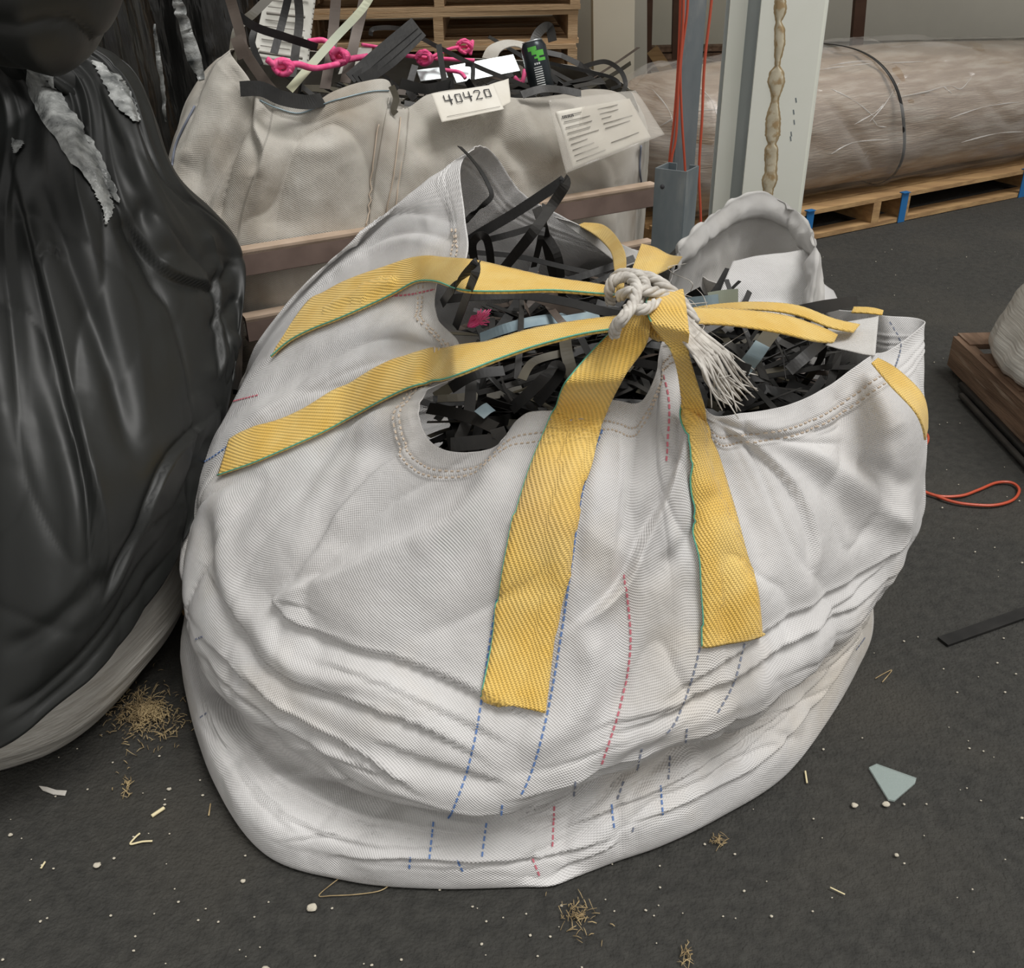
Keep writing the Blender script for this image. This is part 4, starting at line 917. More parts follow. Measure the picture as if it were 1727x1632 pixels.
# pink twine on the rear bag
def twine(pts, label, r=.006, knot=None):
    parts = [tube([LN(*p) for p in pts], r, 6, 50)]
    if knot:
        x, y, o = knot; c = LN(x, y, o)
        for i in range(7):
            a = random.uniform(0, 6); ps = [c + .022 * np.array([cos(a + k * 1.1) * random.uniform(.6, 1.1), -.2 + .3 * sin(k), sin(a + k * 1.1) * random.uniform(.5, .9)]) for k in range(6)]
            parts.append(tube(ps, r * .9, 6, 24))
    tag(obj('pink_twine', *merge(*parts), 'pink'), label, 'twine')
twine([(450, 100, .2), (470, 112, .2), (500, 108, .2), (530, 115, .24), (570, 108, .3)], 'thick knot of pink twine behind the rear bag front rim', .008, (478, 113, .2))
twine([(520, 70, .4), (545, 68, .4), (560, 80, .38), (575, 100, .35), (600, 98, .38), (620, 95, .4)], 'pink twine wound between the wide brown strips', .008, (572, 95, .34))
twine([(685, 94, .45), (730, 98, .45), (800, 102, .42)], 'pink twine running level to the bright plate', .006, (715, 97, .44))
twine([(720, 100, .44), (760, 82, .46), (790, 78, .48), (797, 70, .48), (793, 92, .46)], 'small pink twine knot sticking up above the bright plate', .005, (783, 78, .47))
twine([(750, 118, .38), (775, 122, .36), (785, 132, .34)], 'short pink twine end in front of the bright plate', .006)
twine([(610, 75, .5), (640, 80, .5), (650, 84, .5)], 'short pink twine piece right of the brown strips', .005)
twine([(868, 130, .3), (880, 140, .28), (885, 118, .3)], 'pink twine tucked beside the bottom of the drink can', .006)
# drink can
def can():
    b = LN(915, 152, .20); t = LN(897, 68, .235); d = (t - b); Ln = np.linalg.norm(d); d /= Ln; s = np.cross(d, (0, -1, .0)); s /= np.linalg.norm(s); u = np.cross(d, s); R = .0345
    e = emp('drink_can', b, 'black drink can with green print standing on the rear bag strapping', 'can')
    prof = [(.0, .75), (.0, .8), (.05, 1), (.86, 1), (.93, .86), (.965, .80)]
    def rev(prof, n=32, z0=0):
        V = []; 
        for h, r in prof:
            for j in range(n): a = 2 * pi * j / n; V.append(b + d * h * Ln + (s * cos(a) + u * sin(a)) * R * r)
        k = len(prof); f = gfaces(k, n) + [list(range(n))[::-1], [(k - 1) * n + j for j in range(n)]]; return np.array(V), f
    obj('can_body', *rev(prof), 'can', e); o = obj('can_lid', *rev([(.96, .80), (.985, .84), (.985, .78), (.965, .74)]), 'alu', e)
    def dec(h0, h1, a0, a1, m, nm, nn=10):
        V = []
        for h in (h0, h1):
            for a in np.linspace(a0, a1, nn): V.append(b + d * h * Ln + (s * cos(a) + u * sin(a)) * R * 1.012)
        f = [(i, i + 1, i + 1 + nn, i + nn) for i in range(nn - 1)]; return np.array(V), f
    fr = -pi / 2 if (s * 0 + u * sin(-pi / 2)) @ (CAM - b) > 0 else pi / 2
    g = fr
    gp = [dec(.78, .86, g - .5, g + .2, 0, 0), dec(.66, .77, g + .1, g + .75, 0, 0), dec(.70, .80, g - .25, g + .1, 0, 0), dec(.56, .62, g + .15, g + .8, 0, 0), dec(.62, .66, g - .1, g + .3, 0, 0)]
    obj('green_print', *merge(*gp), 'cang', e)
    wp = [dec(.50, .54, g - .2 + .17 * i, g - .08 + .17 * i, 0, 0, 3) for i in range(3)]
    obj('small_print', *merge(*wp), 'lbl', e)
    bars = [dec(.08 + .045 * i, .10 + .045 * i, g - .3, g + .35, 0, 0, 6) for i in range(8)] + [dec(.44, .455, g - .3, g + .35, 0, 0, 6)]
    obj('bar_print', *merge(*bars), 'lbl', e)
can()
# numbered tag, document sheet, printed paper
def sheet(e, name, q, m, nx=26, ny=18, bend=.012, th=.0006, amp=.0015):
    return patch(name, q, nx, ny, m, e, amp, th, fr=12, crown=bend)
SEG = {'4': [[(.0, 1), (0, .45), (1, .45)], [(.72, 1), (.72, 0)]], '0': [[(.15, .9), (.85, .9), (.85, .1), (.15, .1), (.15, .9)]], '2': [[(.05, .85), (.3, 1), (.8, .95), (.85, .7), (.1, .05), (.95, .05)]]}
def sheetpt(q, u, v, off):
    a, b, c, d = q; p = (a * (1 - u) + b * u) * (1 - v) + (d * (1 - u) + c * u) * v; n = np.cross(b - a, d - a); n /= np.linalg.norm(n)
    if n @ (CAM - p) < 0: n = -n
    return p + n * off
tq = [LN(745, 206, .02), LN(850, 184, .02), LN(833, 142, .095), LN(727, 158, .085)]
te = emp('number_tag', tq[0], 'cream paper tag with the number 40420 on the rear bag rim', 'tag')
sheet(te, 'tag_sheet', tq, 'paper', bend=.0, amp=.001)
sheet(te, 'tag_fold', [LN(836, 186, .05), LN(862, 172, .08), LN(858, 132, .17), LN(826, 142, .12)], 'paper', 12, 12, 0)
dg = []
for i, ch in enumerate('40420'):
    for st in SEG[ch]:
        P = [sheetpt(tq, .16 + .155 * i + .115 * x, .50 + .34 * y, .0035) for x, y in st]; dg.append(tube(P, .0016, 5))
obj('number_print', *merge(*dg), 'ink', te)
obj('tag_line', *tube([sheetpt(tq, .1, .12, .003), sheetpt(tq, .95, .10, .003)], .0006, 4), 'inkg', te)
dq = [LN(967, 284, -.02), LN(1098, 232, .0), LN(1062, 166, .06), LN(938, 188, .02)]
de = emp('document_pouch', dq[0], 'printed form in a clear plastic pouch hanging on the right of the rear bag', 'document')
sheet(de, 'form_sheet', dq, 'paper', bend=.0, amp=.0012)
sheet(de, 'pouch_sleeve', [LN(955, 292, -.03), LN(1122, 226, .0), LN(1072, 152, .07), LN(925, 168, .03)], 'pouch', 30, 20, 0, amp=.003)
ln_ = []
for k in range(9):
    v = .90 - k * .10
    for a, b in ((.05, .05 + random.uniform(.2, .4)), (.52, .52 + random.uniform(.1, .4))):
        if random.random() < .85: ln_.append(tube([sheetpt(dq, a, v, .003), sheetpt(dq, b, v + .01, .003)], .0011, 4))
obj('form_print', *merge(*ln_), 'inkg', de)
wd = [tube([sheetpt(dq, .05 + .022 * i, .86, .0035), sheetpt(dq, .05 + .022 * i + .006 * (i % 2), .91, .0035)], .0012, 4) for i in range(7)]
obj('form_heading', *merge(*wd), 'ink', de)
nq = [LN(425, 105, .62), LN(520, 120, .62), LN(536, -25, .75), LN(452, -30, .75)]
ne = emp('printed_paper', nq[0], 'creased printed paper sheet standing behind strips at the rear bag left', 'paper')
sheet(ne, 'paper_sheet', nq, 'paperw', bend=.01, amp=.004)
pr_ = []
for k in range(11):
    v = .12 + .08 * k; pr_.append(tube([sheetpt(nq, .08, v, .007), sheetpt(nq, random.uniform(.6, .9), v, .007)], .0012 if k % 3 else .004, 4))
pr_ += [tube([sheetpt(nq, .95, .05 + .06 * k, .007), sheetpt(nq, .965, .05 + .06 * k, .007)], .003, 4) for k in range(15)]
obj('paper_print', *merge(*pr_), 'inkg', ne)
q3 = [LN(570, 125, .42), LN(625, 112, .45), LN(628, 78, .5), LN(585, 82, .5)]
pe = emp('folded_paper', q3[0], 'small folded pale paper between strips in the rear bag middle', 'paper'); sheet(pe, 'paper_sheet', q3, 'paperw', bend=.01)
# pale cloth loop behind the can
P = [LN(825, 100, .5), LN(835, 82, .52), LN(860, 73, .55), LN(885, 80, .55), LN(900, 100, .5)]
strapobj('cloth_loop', P, .045, 'oldbag', '', nrm=(0, -.4, .9), th=.003, res=24, parent=RB)

# ------------------------------------------------------------ left: stretch-wrapped bag under black film
def ringw(l): return [a[0] for a in l], np.array([a[1:] for a in l], float)
def XW(t, x, y, X):   # image point on the plane x = X
    d = ray(x, y); k = X / d[0]; return (t, *(CAM + d * k))
def left_load():
    e = emp('wrapped_load', (-1.35, 1.75, 0), 'tall load at the left, black plastic film over a white stretch-wrapped bag', 'wrapped load')
    # white wrapped bag: rounded square, bulging
    def rs(cx, cy, hx, hy, z, p=3.2, n=16, yaw=.0):
        out = []
        for i in range(n):
            a = 2 * pi * i / n - pi / 2; c, s = cos(a), sin(a); k = (abs(c) ** p + abs(s) ** p) ** (-1 / p)
            x, y = hx * c * k, hy * s * k; out.append((float(i), cx + x * cos(yaw) - y * sin(yaw), cy + x * sin(yaw) + y * cos(yaw), z))
        return ringw(out)
    C = (-1.37, 1.84); n = 260
    g = loft([rs(*C, .2, .2, .52), rs(*C, .36, .36, .50), rs(*C, .50, .50, .40), rs(*C, .61, .57, .27), rs(*C, .655, .61, .15), rs(*C, .61, .58, .04), rs(*C, .57, .55, .004), rs(*C, .1, .1, .003)], n, [6, 8, 16, 16, 14, 5, 4], 16.0)
    nn = gnormals(g); 
    if ((nn[20] * (g[20] - np.array([*C, .3]))).sum(1)).mean() < 0: nn = -nn
    g = g + nn * (.006 * ridged(g * np.array([2.5, 2.5, 22])) + .010 * ridged(g * np.array([3, 3, 6.])) + .002 * vnoise(g * np.array([9, 9, 60])))[..., None]; g[..., 2] = np.maximum(g[..., 2], .002)
    obj('stretch_wrapped_bag', g.reshape(-1, 3), gfaces(g.shape[0], n), 'wrap', e)
    # film: hem ring up to the gathered neck
    hem = [XW(0, -120, 1290, -1.02), XW(1, 0, 1262, -.86), XW(2, 100, 1190, -.77), XW(3, 200, 1098, -.695), XW(4, 290, 960, -.645), XW(5, 335, 850, -.61), XW(6, 372, 745, -.60), XW(7, 386, 660, -.60)]
    hem += [(8, -.72, 2.36, .30), (10, -1.2, 2.52, .30), (12, -1.8, 2.45, .3), (13.5, -2.05, 2.1, .3), (15, -2.05, 1.5, .3), (16.5, -1.8, 1.12, .3), (17.5, -1.4, 1.05, .25)]
    mid = [XW(0, -150, 980, -1.02), XW(1, 20, 940, -.83), XW(2, 140, 880, -.71), XW(3, 250, 810, -.635), XW(4, 325, 740, -.60), XW(5, 370, 670, -.585), XW(6, 396, 600, -.575), XW(7, 405, 540, -.58)]
    mid += [(8, -.70, 2.36, .55), (10, -1.2, 2.5, .55), (12, -1.8, 2.42, .55), (13.5, -2.02, 2.1, .55), (15, -2.02, 1.5, .55), (16.5, -1.8, 1.16, .55), (17.5, -1.42, 1.10, .5)]
    up = [XW(0, -150, 640, -1.0), XW(1, 0, 620, -.86), XW(2, 100, 600, -.78), XW(3, 200, 560, -.70), XW(4, 280, 520, -.65), XW(5, 340, 475, -.62), XW(6, 385, 440, -.60), XW(7, 408, 425, -.585)]
    up += [(8, -.70, 2.30, .75), (10, -1.2, 2.42, .78), (12, -1.75, 2.3, .8), (13.5, -1.95, 2.05, .8), (15, -1.95, 1.6, .8), (16.5, -1.75, 1.25, .8), (17.5, -1.4, 1.18, .76)]
    up2 = [XW(0, -150, 380, -1.0), XW(1, -20, 370, -.92), XW(2, 60, 345, -.84), XW(3, 140, 330, -.77), XW(4, 210, 320, -.72), XW(5, 255, 305, -.68), XW(6, 285, 300, -.665), XW(7, 300, 298, -.665)]
    up2 += [(8, -.80, 2.16, .95), (10, -1.15, 2.2, .98), (12, -1.55, 2.15, 1.0), (13.5, -1.7, 1.95, 1.0), (15, -1.7, 1.65, 1.0), (16.5, -1.5, 1.4, 1.0), (17.5, -1.3, 1.35, .98)]
    nk = [XW(0, -80, 130, -1.06), XW(1, -20, 128, -1.0), XW(2, 30, 118, -.95), XW(3, 75, 105, -.90), XW(4, 110, 96, -.87), XW(5, 140, 90, -.84), XW(6, 165, 92, -.82), XW(7, 200, 100, -.80)]
    nk += [(8, -.86, 2.06, 1.12), (10, -.96, 2.06, 1.14), (12, -1.15, 2.02, 1.15), (13.5, -1.22, 1.92, 1.15), (15, -1.22, 1.85, 1.15), (16.5, -1.2, 1.8, 1.15), (17.5, -1.14, 1.8, 1.14)]
    rr = [ringw(x) for x in (hem, mid, up, up2, nk)]; c = rr[-1][1].mean(0); rr.append((rr[-1][0], c + (rr[-1][1] - c) * .3 + np.array([0, 0, .05])))
    n = 480
    g = loft(rr, n, [50, 40, 34, 34, 6], 19.0); s = gsmooth(g, 3); nn = gnormals(s)
    if ((nn[60] * (s[60] - np.array([*C, .6]))).sum(1)).mean() < 0: nn = -nn
    fl = [([(20, 280), (70, 480), (110, 640), (150, 820), (165, 1000)], 26, .035, 's'), ([(60, 250), (110, 420), (180, 600), (230, 780)], 22, .022, 'v'),
          ([(110, 120), (160, 260), (240, 420), (290, 520)], 16, .026, 'k'), ([(60, 130), (120, 230), (190, 330), (210, 380)], 24, .014, 'r'), ([(150, 110), (220, 240), (260, 340), (300, 430)], 18, .014, 'r'),
          ([(210, 350), (250, 410), (290, 460), (350, 482), (366, 484)], 16, .028, 's'), ([(366, 440), (368, 560), (366, 640)], 8, .018, 's'),
          ([(390, 440), (372, 470), (345, 480)], 10, .012, 'v'), ([(345, 390), (360, 430), (370, 465)], 8, .014, 'p'), ([(400, 560), (375, 600), (350, 640)], 14, .012, 'r'), ([(402, 500), (385, 520), (350, 560)], 10, .01, 'v'),
          ([(100, 640), (150, 800), (172, 900), (172, 1010)], 18, .020, 's'), ([(0, 420), (40, 640), (90, 860), (100, 1050)], 30, .018, 'v'),
          ([(370, 690), (290, 770), (255, 840), (230, 920), (170, 1030)], 12, .026, 's'), ([(260, 880), (200, 960), (80, 1060), (0, 1100)], 18, .014, 'v'),
          ([(300, 870), (190, 1050), (80, 1160), (0, 1200)], 12, .018, 'k'), ([(310, 900), (220, 1040), (110, 1160), (0, 1235)], 7, .012, 'k'), ([(340, 780), (300, 850), (260, 900)], 9, .012, 'k'), ([(355, 730), (330, 790), (318, 850)], 8, .010, 'k'),
          ([(60, 450), (75, 420), (110, 430)], 8, .014, 's'), ([(240, 330), (250, 400), (285, 440)], 14, .012, 'v')]
    Dd = creases(s, nn, fl, .8)
    rvv = np.arange(g.shape[0])[:, None]; tw = np.tile(np.arange(n) / n * 19.0, (g.shape[0], 1)); hgt = rvv / g.shape[0] + 0 * tw
    pl = ridged(np.stack([tw * 2.2 + .5 * vnoise(np.stack([tw * .3, hgt * 5, hgt * 0], -1)), hgt * 1.2, tw * 0 + 3], -1)); Dd = Dd + pl * (.001 + .009 * np.clip((hgt - .6) / .4, 0, 1)) + .004 * ridged(g * np.array([5, 5, 3.])) - .006 * sharp(np.stack([tw * 1.1 + vnoise(g * 3) * .8, hgt * 2.2, tw * 0 + 8], -1), 9) - .004 * sharp(g * np.array([7, 7, 6.]), 9) 
    g = g + nn * Dd[..., None]
    G2 = g; f = gfaces(g.shape[0], n); o = obj('black_film_cover', g.reshape(-1, 3), f, 'film', e)
    m = o.modifiers.new('th', 'SOLIDIFY'); m.thickness = .0012; m.offset = -1
    bv = BVHTree.FromPolygons([Vector(v) for v in g.reshape(-1, 3)], f)
    # crinkled inner film in long tears; its grey reflection is painted as pale colour
    def torn(outline_l, outline_r, m='film_sheen', amp=.0016, k=44):
        A = cr(outline_l, k); B = cr(outline_r, k); w = 12; V = []; ok = True
        for a, b_ in zip(A, B):
            row = []
            for j in range(w):
                u = j / (w - 1); jx, jy = random.uniform(-1.6, 1.6) * (j in (0, w - 1)), 0
                h, q = hit(a[0] * (1 - u) + b_[0] * u + jx * 1.5, a[1] * (1 - u) + b_[1] * u + jy, bv, .004)
                if h is None: ok = False; break
                row.append(h + q * amp * .5 * (1 + vnoise(h[None] * 45)[0]) + q * .0005)
            if not ok: break
            V += row
        if len(V) >= 3 * w:
            o = obj('torn_sheen_patch', V, gfaces(len(V) // w, w, False), m, e); o['label'] = 'torn crinkled film with its pale reflection painted on'
    torn([(45, 95), (50, 150), (75, 205), (110, 260), (150, 310), (185, 335), (200, 342)], [(80, 118), (98, 150), (115, 180), (145, 225), (172, 270), (192, 310), (204, 344)])
    torn([(150, 300), (160, 330), (172, 355), (178, 380)], [(160, 305), (178, 330), (188, 350), (180, 380)])
    torn([(155, 104), (175, 140), (195, 180), (225, 208)], [(172, 110), (205, 135), (225, 165), (238, 205)])
    torn([(22, 235), (24, 250), (26, 262)], [(30, 240), (42, 244), (30, 262)])
    return bv
left_load()

# sack lying on the wrapped load, top left corner
def top_sack():
    c = np.array([-1.13, 1.70, 1.36]); nu, nv = 120, 60; g = np.zeros((nv, nu, 3))
    c = YP(-30, -75, 1.70)
    for i in range(nv):
        p = -pi / 2 + pi * i / (nv - 1)
        for j in range(nu):
            a = 2 * pi * j / nu; cp = abs(cos(p)) ** .6; g[i, j] = c + np.array([.215 * cos(a) * cp, .20 * sin(a) * cp, .155 * np.sign(sin(p)) * abs(sin(p)) ** .8])
    nn = gnormals(g); 
    if ((nn[30] * (g[30] - c)).sum(1)).mean() < 0: nn = -nn
    g = g + nn * (.02 * ridged(g * np.array([5, 5, 4.])) - .012 * sharp(g * 9, 7))[..., None]
    tag(obj('black_sack', g.reshape(-1, 3), gfaces(nv, nu), 'film'), 'glossy black plastic sack on top of the left wrapped load, cut by the frame', 'sack')
top_sack()

# black film wrapped stacks behind
def wrapped_stack(cx, cy, hx, hy, h, label, seed, yaw=0):
    n, r = 260, 70; g = np.zeros((r, n, 3))
    for i in range(r):
        z = h * i / (r - 1)
        for j in range(n):
            a = 2 * pi * j / n; c, s = cos(a), sin(a); k = (abs(c) ** 4 + abs(s) ** 4) ** -.25; tp = 1 - .12 * (i / r) ** 3
            x, y = hx * c * k * tp, hy * s * k * tp; g[i, j] = (cx + x * cos(yaw) - y * sin(yaw), cy + x * sin(yaw) + y * cos(yaw), z)
    nn = gnormals(g)
    if ((nn[30] * (g[30] - np.array([cx, cy, h / 2]))).sum(1)).mean() < 0: nn = -nn
    th = np.tile(np.arange(n) / n * 60, (r, 1)); q = np.stack([np.minimum(th, 60 - th) * 1.0 + g[..., 2] * 1.2, g[..., 2] * .8 + seed, th * 0 + seed], -1)
    g = g + nn * (.020 * ridged(q) + .008 * ridged(q * 2.6) + .004 * ridged(g * 14))[..., None]; g[..., 2] = np.maximum(g[..., 2], .002)
    V = g.reshape(-1, 3); V = np.vstack([V, [[cx, cy, h + .02]]]); f = gfaces(r, n) + [((r - 1) * n + j, (r - 1) * n + (j + 1) % n, r * n) for j in range(n)]
    tag(obj('wrapped_stack', V, f, 'film2'), label, 'wrapped stack')
wrapped_stack(-1.50, 3.05, .46, .42, 1.75, 'tall stack wrapped in glossy black film behind the left load', 3.3, .1)
wrapped_stack(-1.72, 4.35, .80, .50, 1.9, 'farther black wrapped stack between the left load and the wooden pallets', 8.1)

for pts, w, lab in (([(292, -30), (305, 20), (318, 60), (330, 100), (342, 135)], [.02, .026, .03, .034, .012], 'pale gloss streak painted as a strip down the black stack behind the left load'),
                    ([(262, 40), (268, 90), (276, 150), (280, 205)], [.004, .012, .012, .005], 'narrow grey gloss streak painted beside the pale one on the black stack')):
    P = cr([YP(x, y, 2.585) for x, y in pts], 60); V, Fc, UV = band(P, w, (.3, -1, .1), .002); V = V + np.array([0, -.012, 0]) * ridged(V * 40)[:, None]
    tag(obj('gloss_streak', V, Fc, 'film_sheen', uv=UV), lab, 'film')  # strips whose pale colour stands in for gloss on the black film

# ------------------------------------------------------------ wooden pallets
def pallet(cx, cy, z0, yaw, label, m='wood', L=1.1, Wd=1.0, H=.125, group=None, name='wooden_pallet'):
    ax = np.array([[cos(yaw), sin(yaw), 0], [-sin(yaw), cos(yaw), 0], [0, 0, 1]]); O = np.array([cx, cy, z0])
    e = emp(name, O, label, 'pallet', group)
    def b(x, y, z, sx, sy, sz): return box(O + ax[0] * x + ax[1] * y + ax[2] * z, (sx, sy, sz), ax=ax)
    t = .018
    for i in range(7):
        y = -Wd / 2 + .045 + i * (Wd - .09) / 6; obj('top_board', *b(random.uniform(-.006, .006), y, H - t / 2, L, .09 if i in (0, 6) else .085, t), m, e, smooth=False)
    for y in (-Wd / 2 + .045, 0, Wd / 2 - .045): obj('bottom_board', *b(random.uniform(-.006, .006), y, t / 2, L, .09, t), m, e, smooth=False)
    for x in (-L / 2 + .02, 0, L / 2 - .02): obj('stringer', *b(x, 0, H / 2, .04, Wd, H - 2 * t - .0008), m, e, smooth=False)
    return e
pc = YP(740, 40, 4.35)
for i in range(11):
    names = ['lowest', 'second', 'third', 'fourth', 'fifth', 'sixth', 'seventh', 'eighth', 'ninth', 'tenth', 'topmost']
    pallet(pc[0] - .02 + random.uniform(-.02, .02), 4.95, .128 * i, random.uniform(-.02, .02), names[i] + ' wooden pallet from the floor in the stack behind the rear bag', 'wood', 1.15, 1.0, .127, 'wooden pallets stacked behind the rear bag')

# shell: back wall, baseboards; unseen roof and left wall added to block light
struct(obj('wall_back', *box((1.5, 7.0, 1.95), (13, .12, 3.1)), 'wall', smooth=False))
struct(obj('baseboard_back', *box((1.5, 6.96, .20), (13, .20, .40)), 'base', smooth=False))
struct(obj('shade_wall_left', *box((-3.2, 4.2, 1.75), (.12, 5.6, 3.5)), 'wall2', smooth=False))
struct(obj('shade_ceiling', *box((.9, 6.0, 3.55), (8.4, 2.6, .12)), 'wall2', smooth=False))
# panelling: pale sheets leaning on the wall with dark battens
def vpost(xt, yt, xb, yb, Y, w, d, name, m, label, cat, zb=None):
    a = YP(xt, yt, Y); b = YP(xb, yb, Y)
    if zb is not None: k = (b[2] - zb) / (a[2] - b[2]); b = b - (a - b) * k
    tag(obj(name, *beam(a, b, w, d, up=(0, -1, 0)), m, smooth=False), label, cat)
vpost(975, -140, 975, 150, 5.75, .21, .06, 'wall_panel', 'wall2', 'grey beige panel standing right of the pallet stack', 'panel', 0)
vpost(1033, -140, 1033, 150, 5.45, .205, .15, 'square_post', 'wall', 'pale square post standing behind the rear bag, right of the pallets', 'post', 0)
vpost(1077, -140, 1078, 110, 5.9, .08, .06, 'wall_panel', 'wall2', 'narrow grey panel strip just right of the pale square post', 'panel', 0)
vpost(1097, -140, 1092, 78, 6.5, .045, .05, 'timber_batten', 'woodr', 'dark timber batten left of the hanging red wires', 'batten', 0)
vpost(1143, -140, 1138, 76, 6.5, .035, .05, 'timber_batten', 'woodr', 'dark timber batten behind the hanging red wires', 'batten', 0)
vpost(1462, -140, 1442, 100, 6.3, .065, .05, 'timber_batten', 'woodr', 'dark timber batten on the wall right of the white column', 'batten', 0)
vpost(1100, 84, 1138, 140, 6.2, .07, .05, 'timber_batten', 'woodo', 'short slanting timber above the end of the wrapped bundle', 'batten')
def hboard(x0, y0, x1, y1, Y, w, d, label, m='woodd'):
    a = YP(x0, y0, Y); b = YP(x1, y1, Y); tag(obj('timber_board', *beam(a, b, d, w), m, smooth=False), label, 'board', 'boards against the back wall')
for k, (y0, lab) in enumerate([(82, 'upper'), (94, 'second'), (104, 'third'), (114, 'lowest')]):
    hboard(1098, y0, 1228, y0 - 2, 6.55 - .02 * k, .03, .10, lab + ' level timber board at the back wall left of the white column')
hboard(1378, 84, 1400, 105, 6.45, .06, .05, 'stub of timber at the back wall just right of the white column')
tag(obj('dark_gap_strip', *beam(YP(1640, 95, 6.6), YP(1900, 85, 6.6), .04, .10), 'base', smooth=False), 'dark gap low on the back wall above the wrapped bundle, painted as a strip', 'board')  # dark strip painted for the shade in the gap below the pale sheet
tag(obj('white_board', *merge(box((YP(1590, 20, 6.86)[0] + .35, 6.90, 1.50), (2.35, .03, 1.80))), 'wall2', smooth=False), 'large flat pale sheet on the back wall at upper right', 'panel')

# ------------------------------------------------------------ white column
def column():
    Yc = 3.35; a = YP(1345, 0, Yc); b = YP(1305, 340, Yc); x = (a[0] + b[0]) / 2 - .005; e = emp('steel_column', (x, Yc, 0), 'white painted steel H column with brown glue drips down its face', 'column')
    fwid = .255; h = 3.5
    ang = radians(-6); ax = np.array([[cos(ang), sin(ang), 0], [-sin(ang), cos(ang), 0], [0, 0, 1]])
    # front flange faces the camera; web and left channel return behind it
    obj('front_flange', *box((x - .008, Yc, h / 2), (.192, .016, h), ax=ax), 'col', e, smooth=False)
    o = np.array([x, Yc, h / 2])
    obj('right_return', *box(o + ax[0] * .092 + ax[1] * .020, (.014, .05, h), ax=ax), 'col', e, smooth=False)
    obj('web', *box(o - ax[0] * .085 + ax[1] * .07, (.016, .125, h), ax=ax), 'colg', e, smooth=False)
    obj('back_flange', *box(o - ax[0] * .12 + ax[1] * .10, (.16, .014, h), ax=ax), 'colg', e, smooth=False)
    obj('left_flange', *box(o - ax[0] * .165 + ax[1] * .055, (.055, .012, h), ax=ax), 'col', e, smooth=False)
    obj('base_plate', *box((x - .02, Yc + .04, .008), (.36, .26, .016), ax=ax), 'galv', e, smooth=False)
    # drip: run of hardened glue
    prof = [(-60, 5, 1318), (0, 9, 1316), (14, 11, 1316), (26, 9, 1315), (36, 4, 1313), (50, 9, 1315), (75, 9, 1315), (98, 5, 1312), (112, 3, 1311), (120, 12, 1310), (138, 16, 1309), (152, 10, 1309), (170, 5, 1307), (185, 10, 1305), (200, 13, 1304), (228, 13, 1303), (243, 6, 1302), (250, 12, 1301), (290, 10, 1300), (303, 14, 1298), (318, 9, 1296), (345, 6, 1294)]
    def drip(k, off, thick, name, m):
        ys = np.arange(-60, 346, 3.0); V = []; nn = 9
        n = -ax[1]
        for y in ys:
            w = np.interp(y, [p[0] for p in prof], [p[1] for p in prof]) + random.uniform(-.7, .7); c = np.interp(y, [p[0] for p in prof], [p[2] for p in prof])
            for j in range(nn):
                u = j / (nn - 1) * 2 - 1; d = ray(c + u * (w * k + off), y); q0 = o + n * .0085; t = ((q0 - CAM) @ n) / (d @ n); V.append(CAM + d * t + n * (thick * math.sqrt(max(0, 1 - u * u)) - .001))
        f = gfaces(len(ys), nn, False); obj(name, V, f, m, e)
    drip(1.0, 2.2, .0035, 'drip_edge', 'rustd'); drip(.95, -.6, .0068, 'glue_drip', 'rust')
    sc = [beam(CAM + ray(px_, py_) * ((o + (-ax[1]) * .0088 - CAM) @ ax[1]) / (ray(px_, py_) @ ax[1]), CAM + ray(px_ + 1, py_ + 8) * ((o + (-ax[1]) * .0088 - CAM) @ ax[1]) / (ray(px_ + 1, py_ + 8) @ ax[1]), .004, .001, up=ax[1]) for px_, py_ in ((1342, 165), (1338, 185), (1339, 202), (1334, 222), (1333, 230))]
    obj('paint_chip', *merge(*sc), 'galv', e, smooth=False)
column()

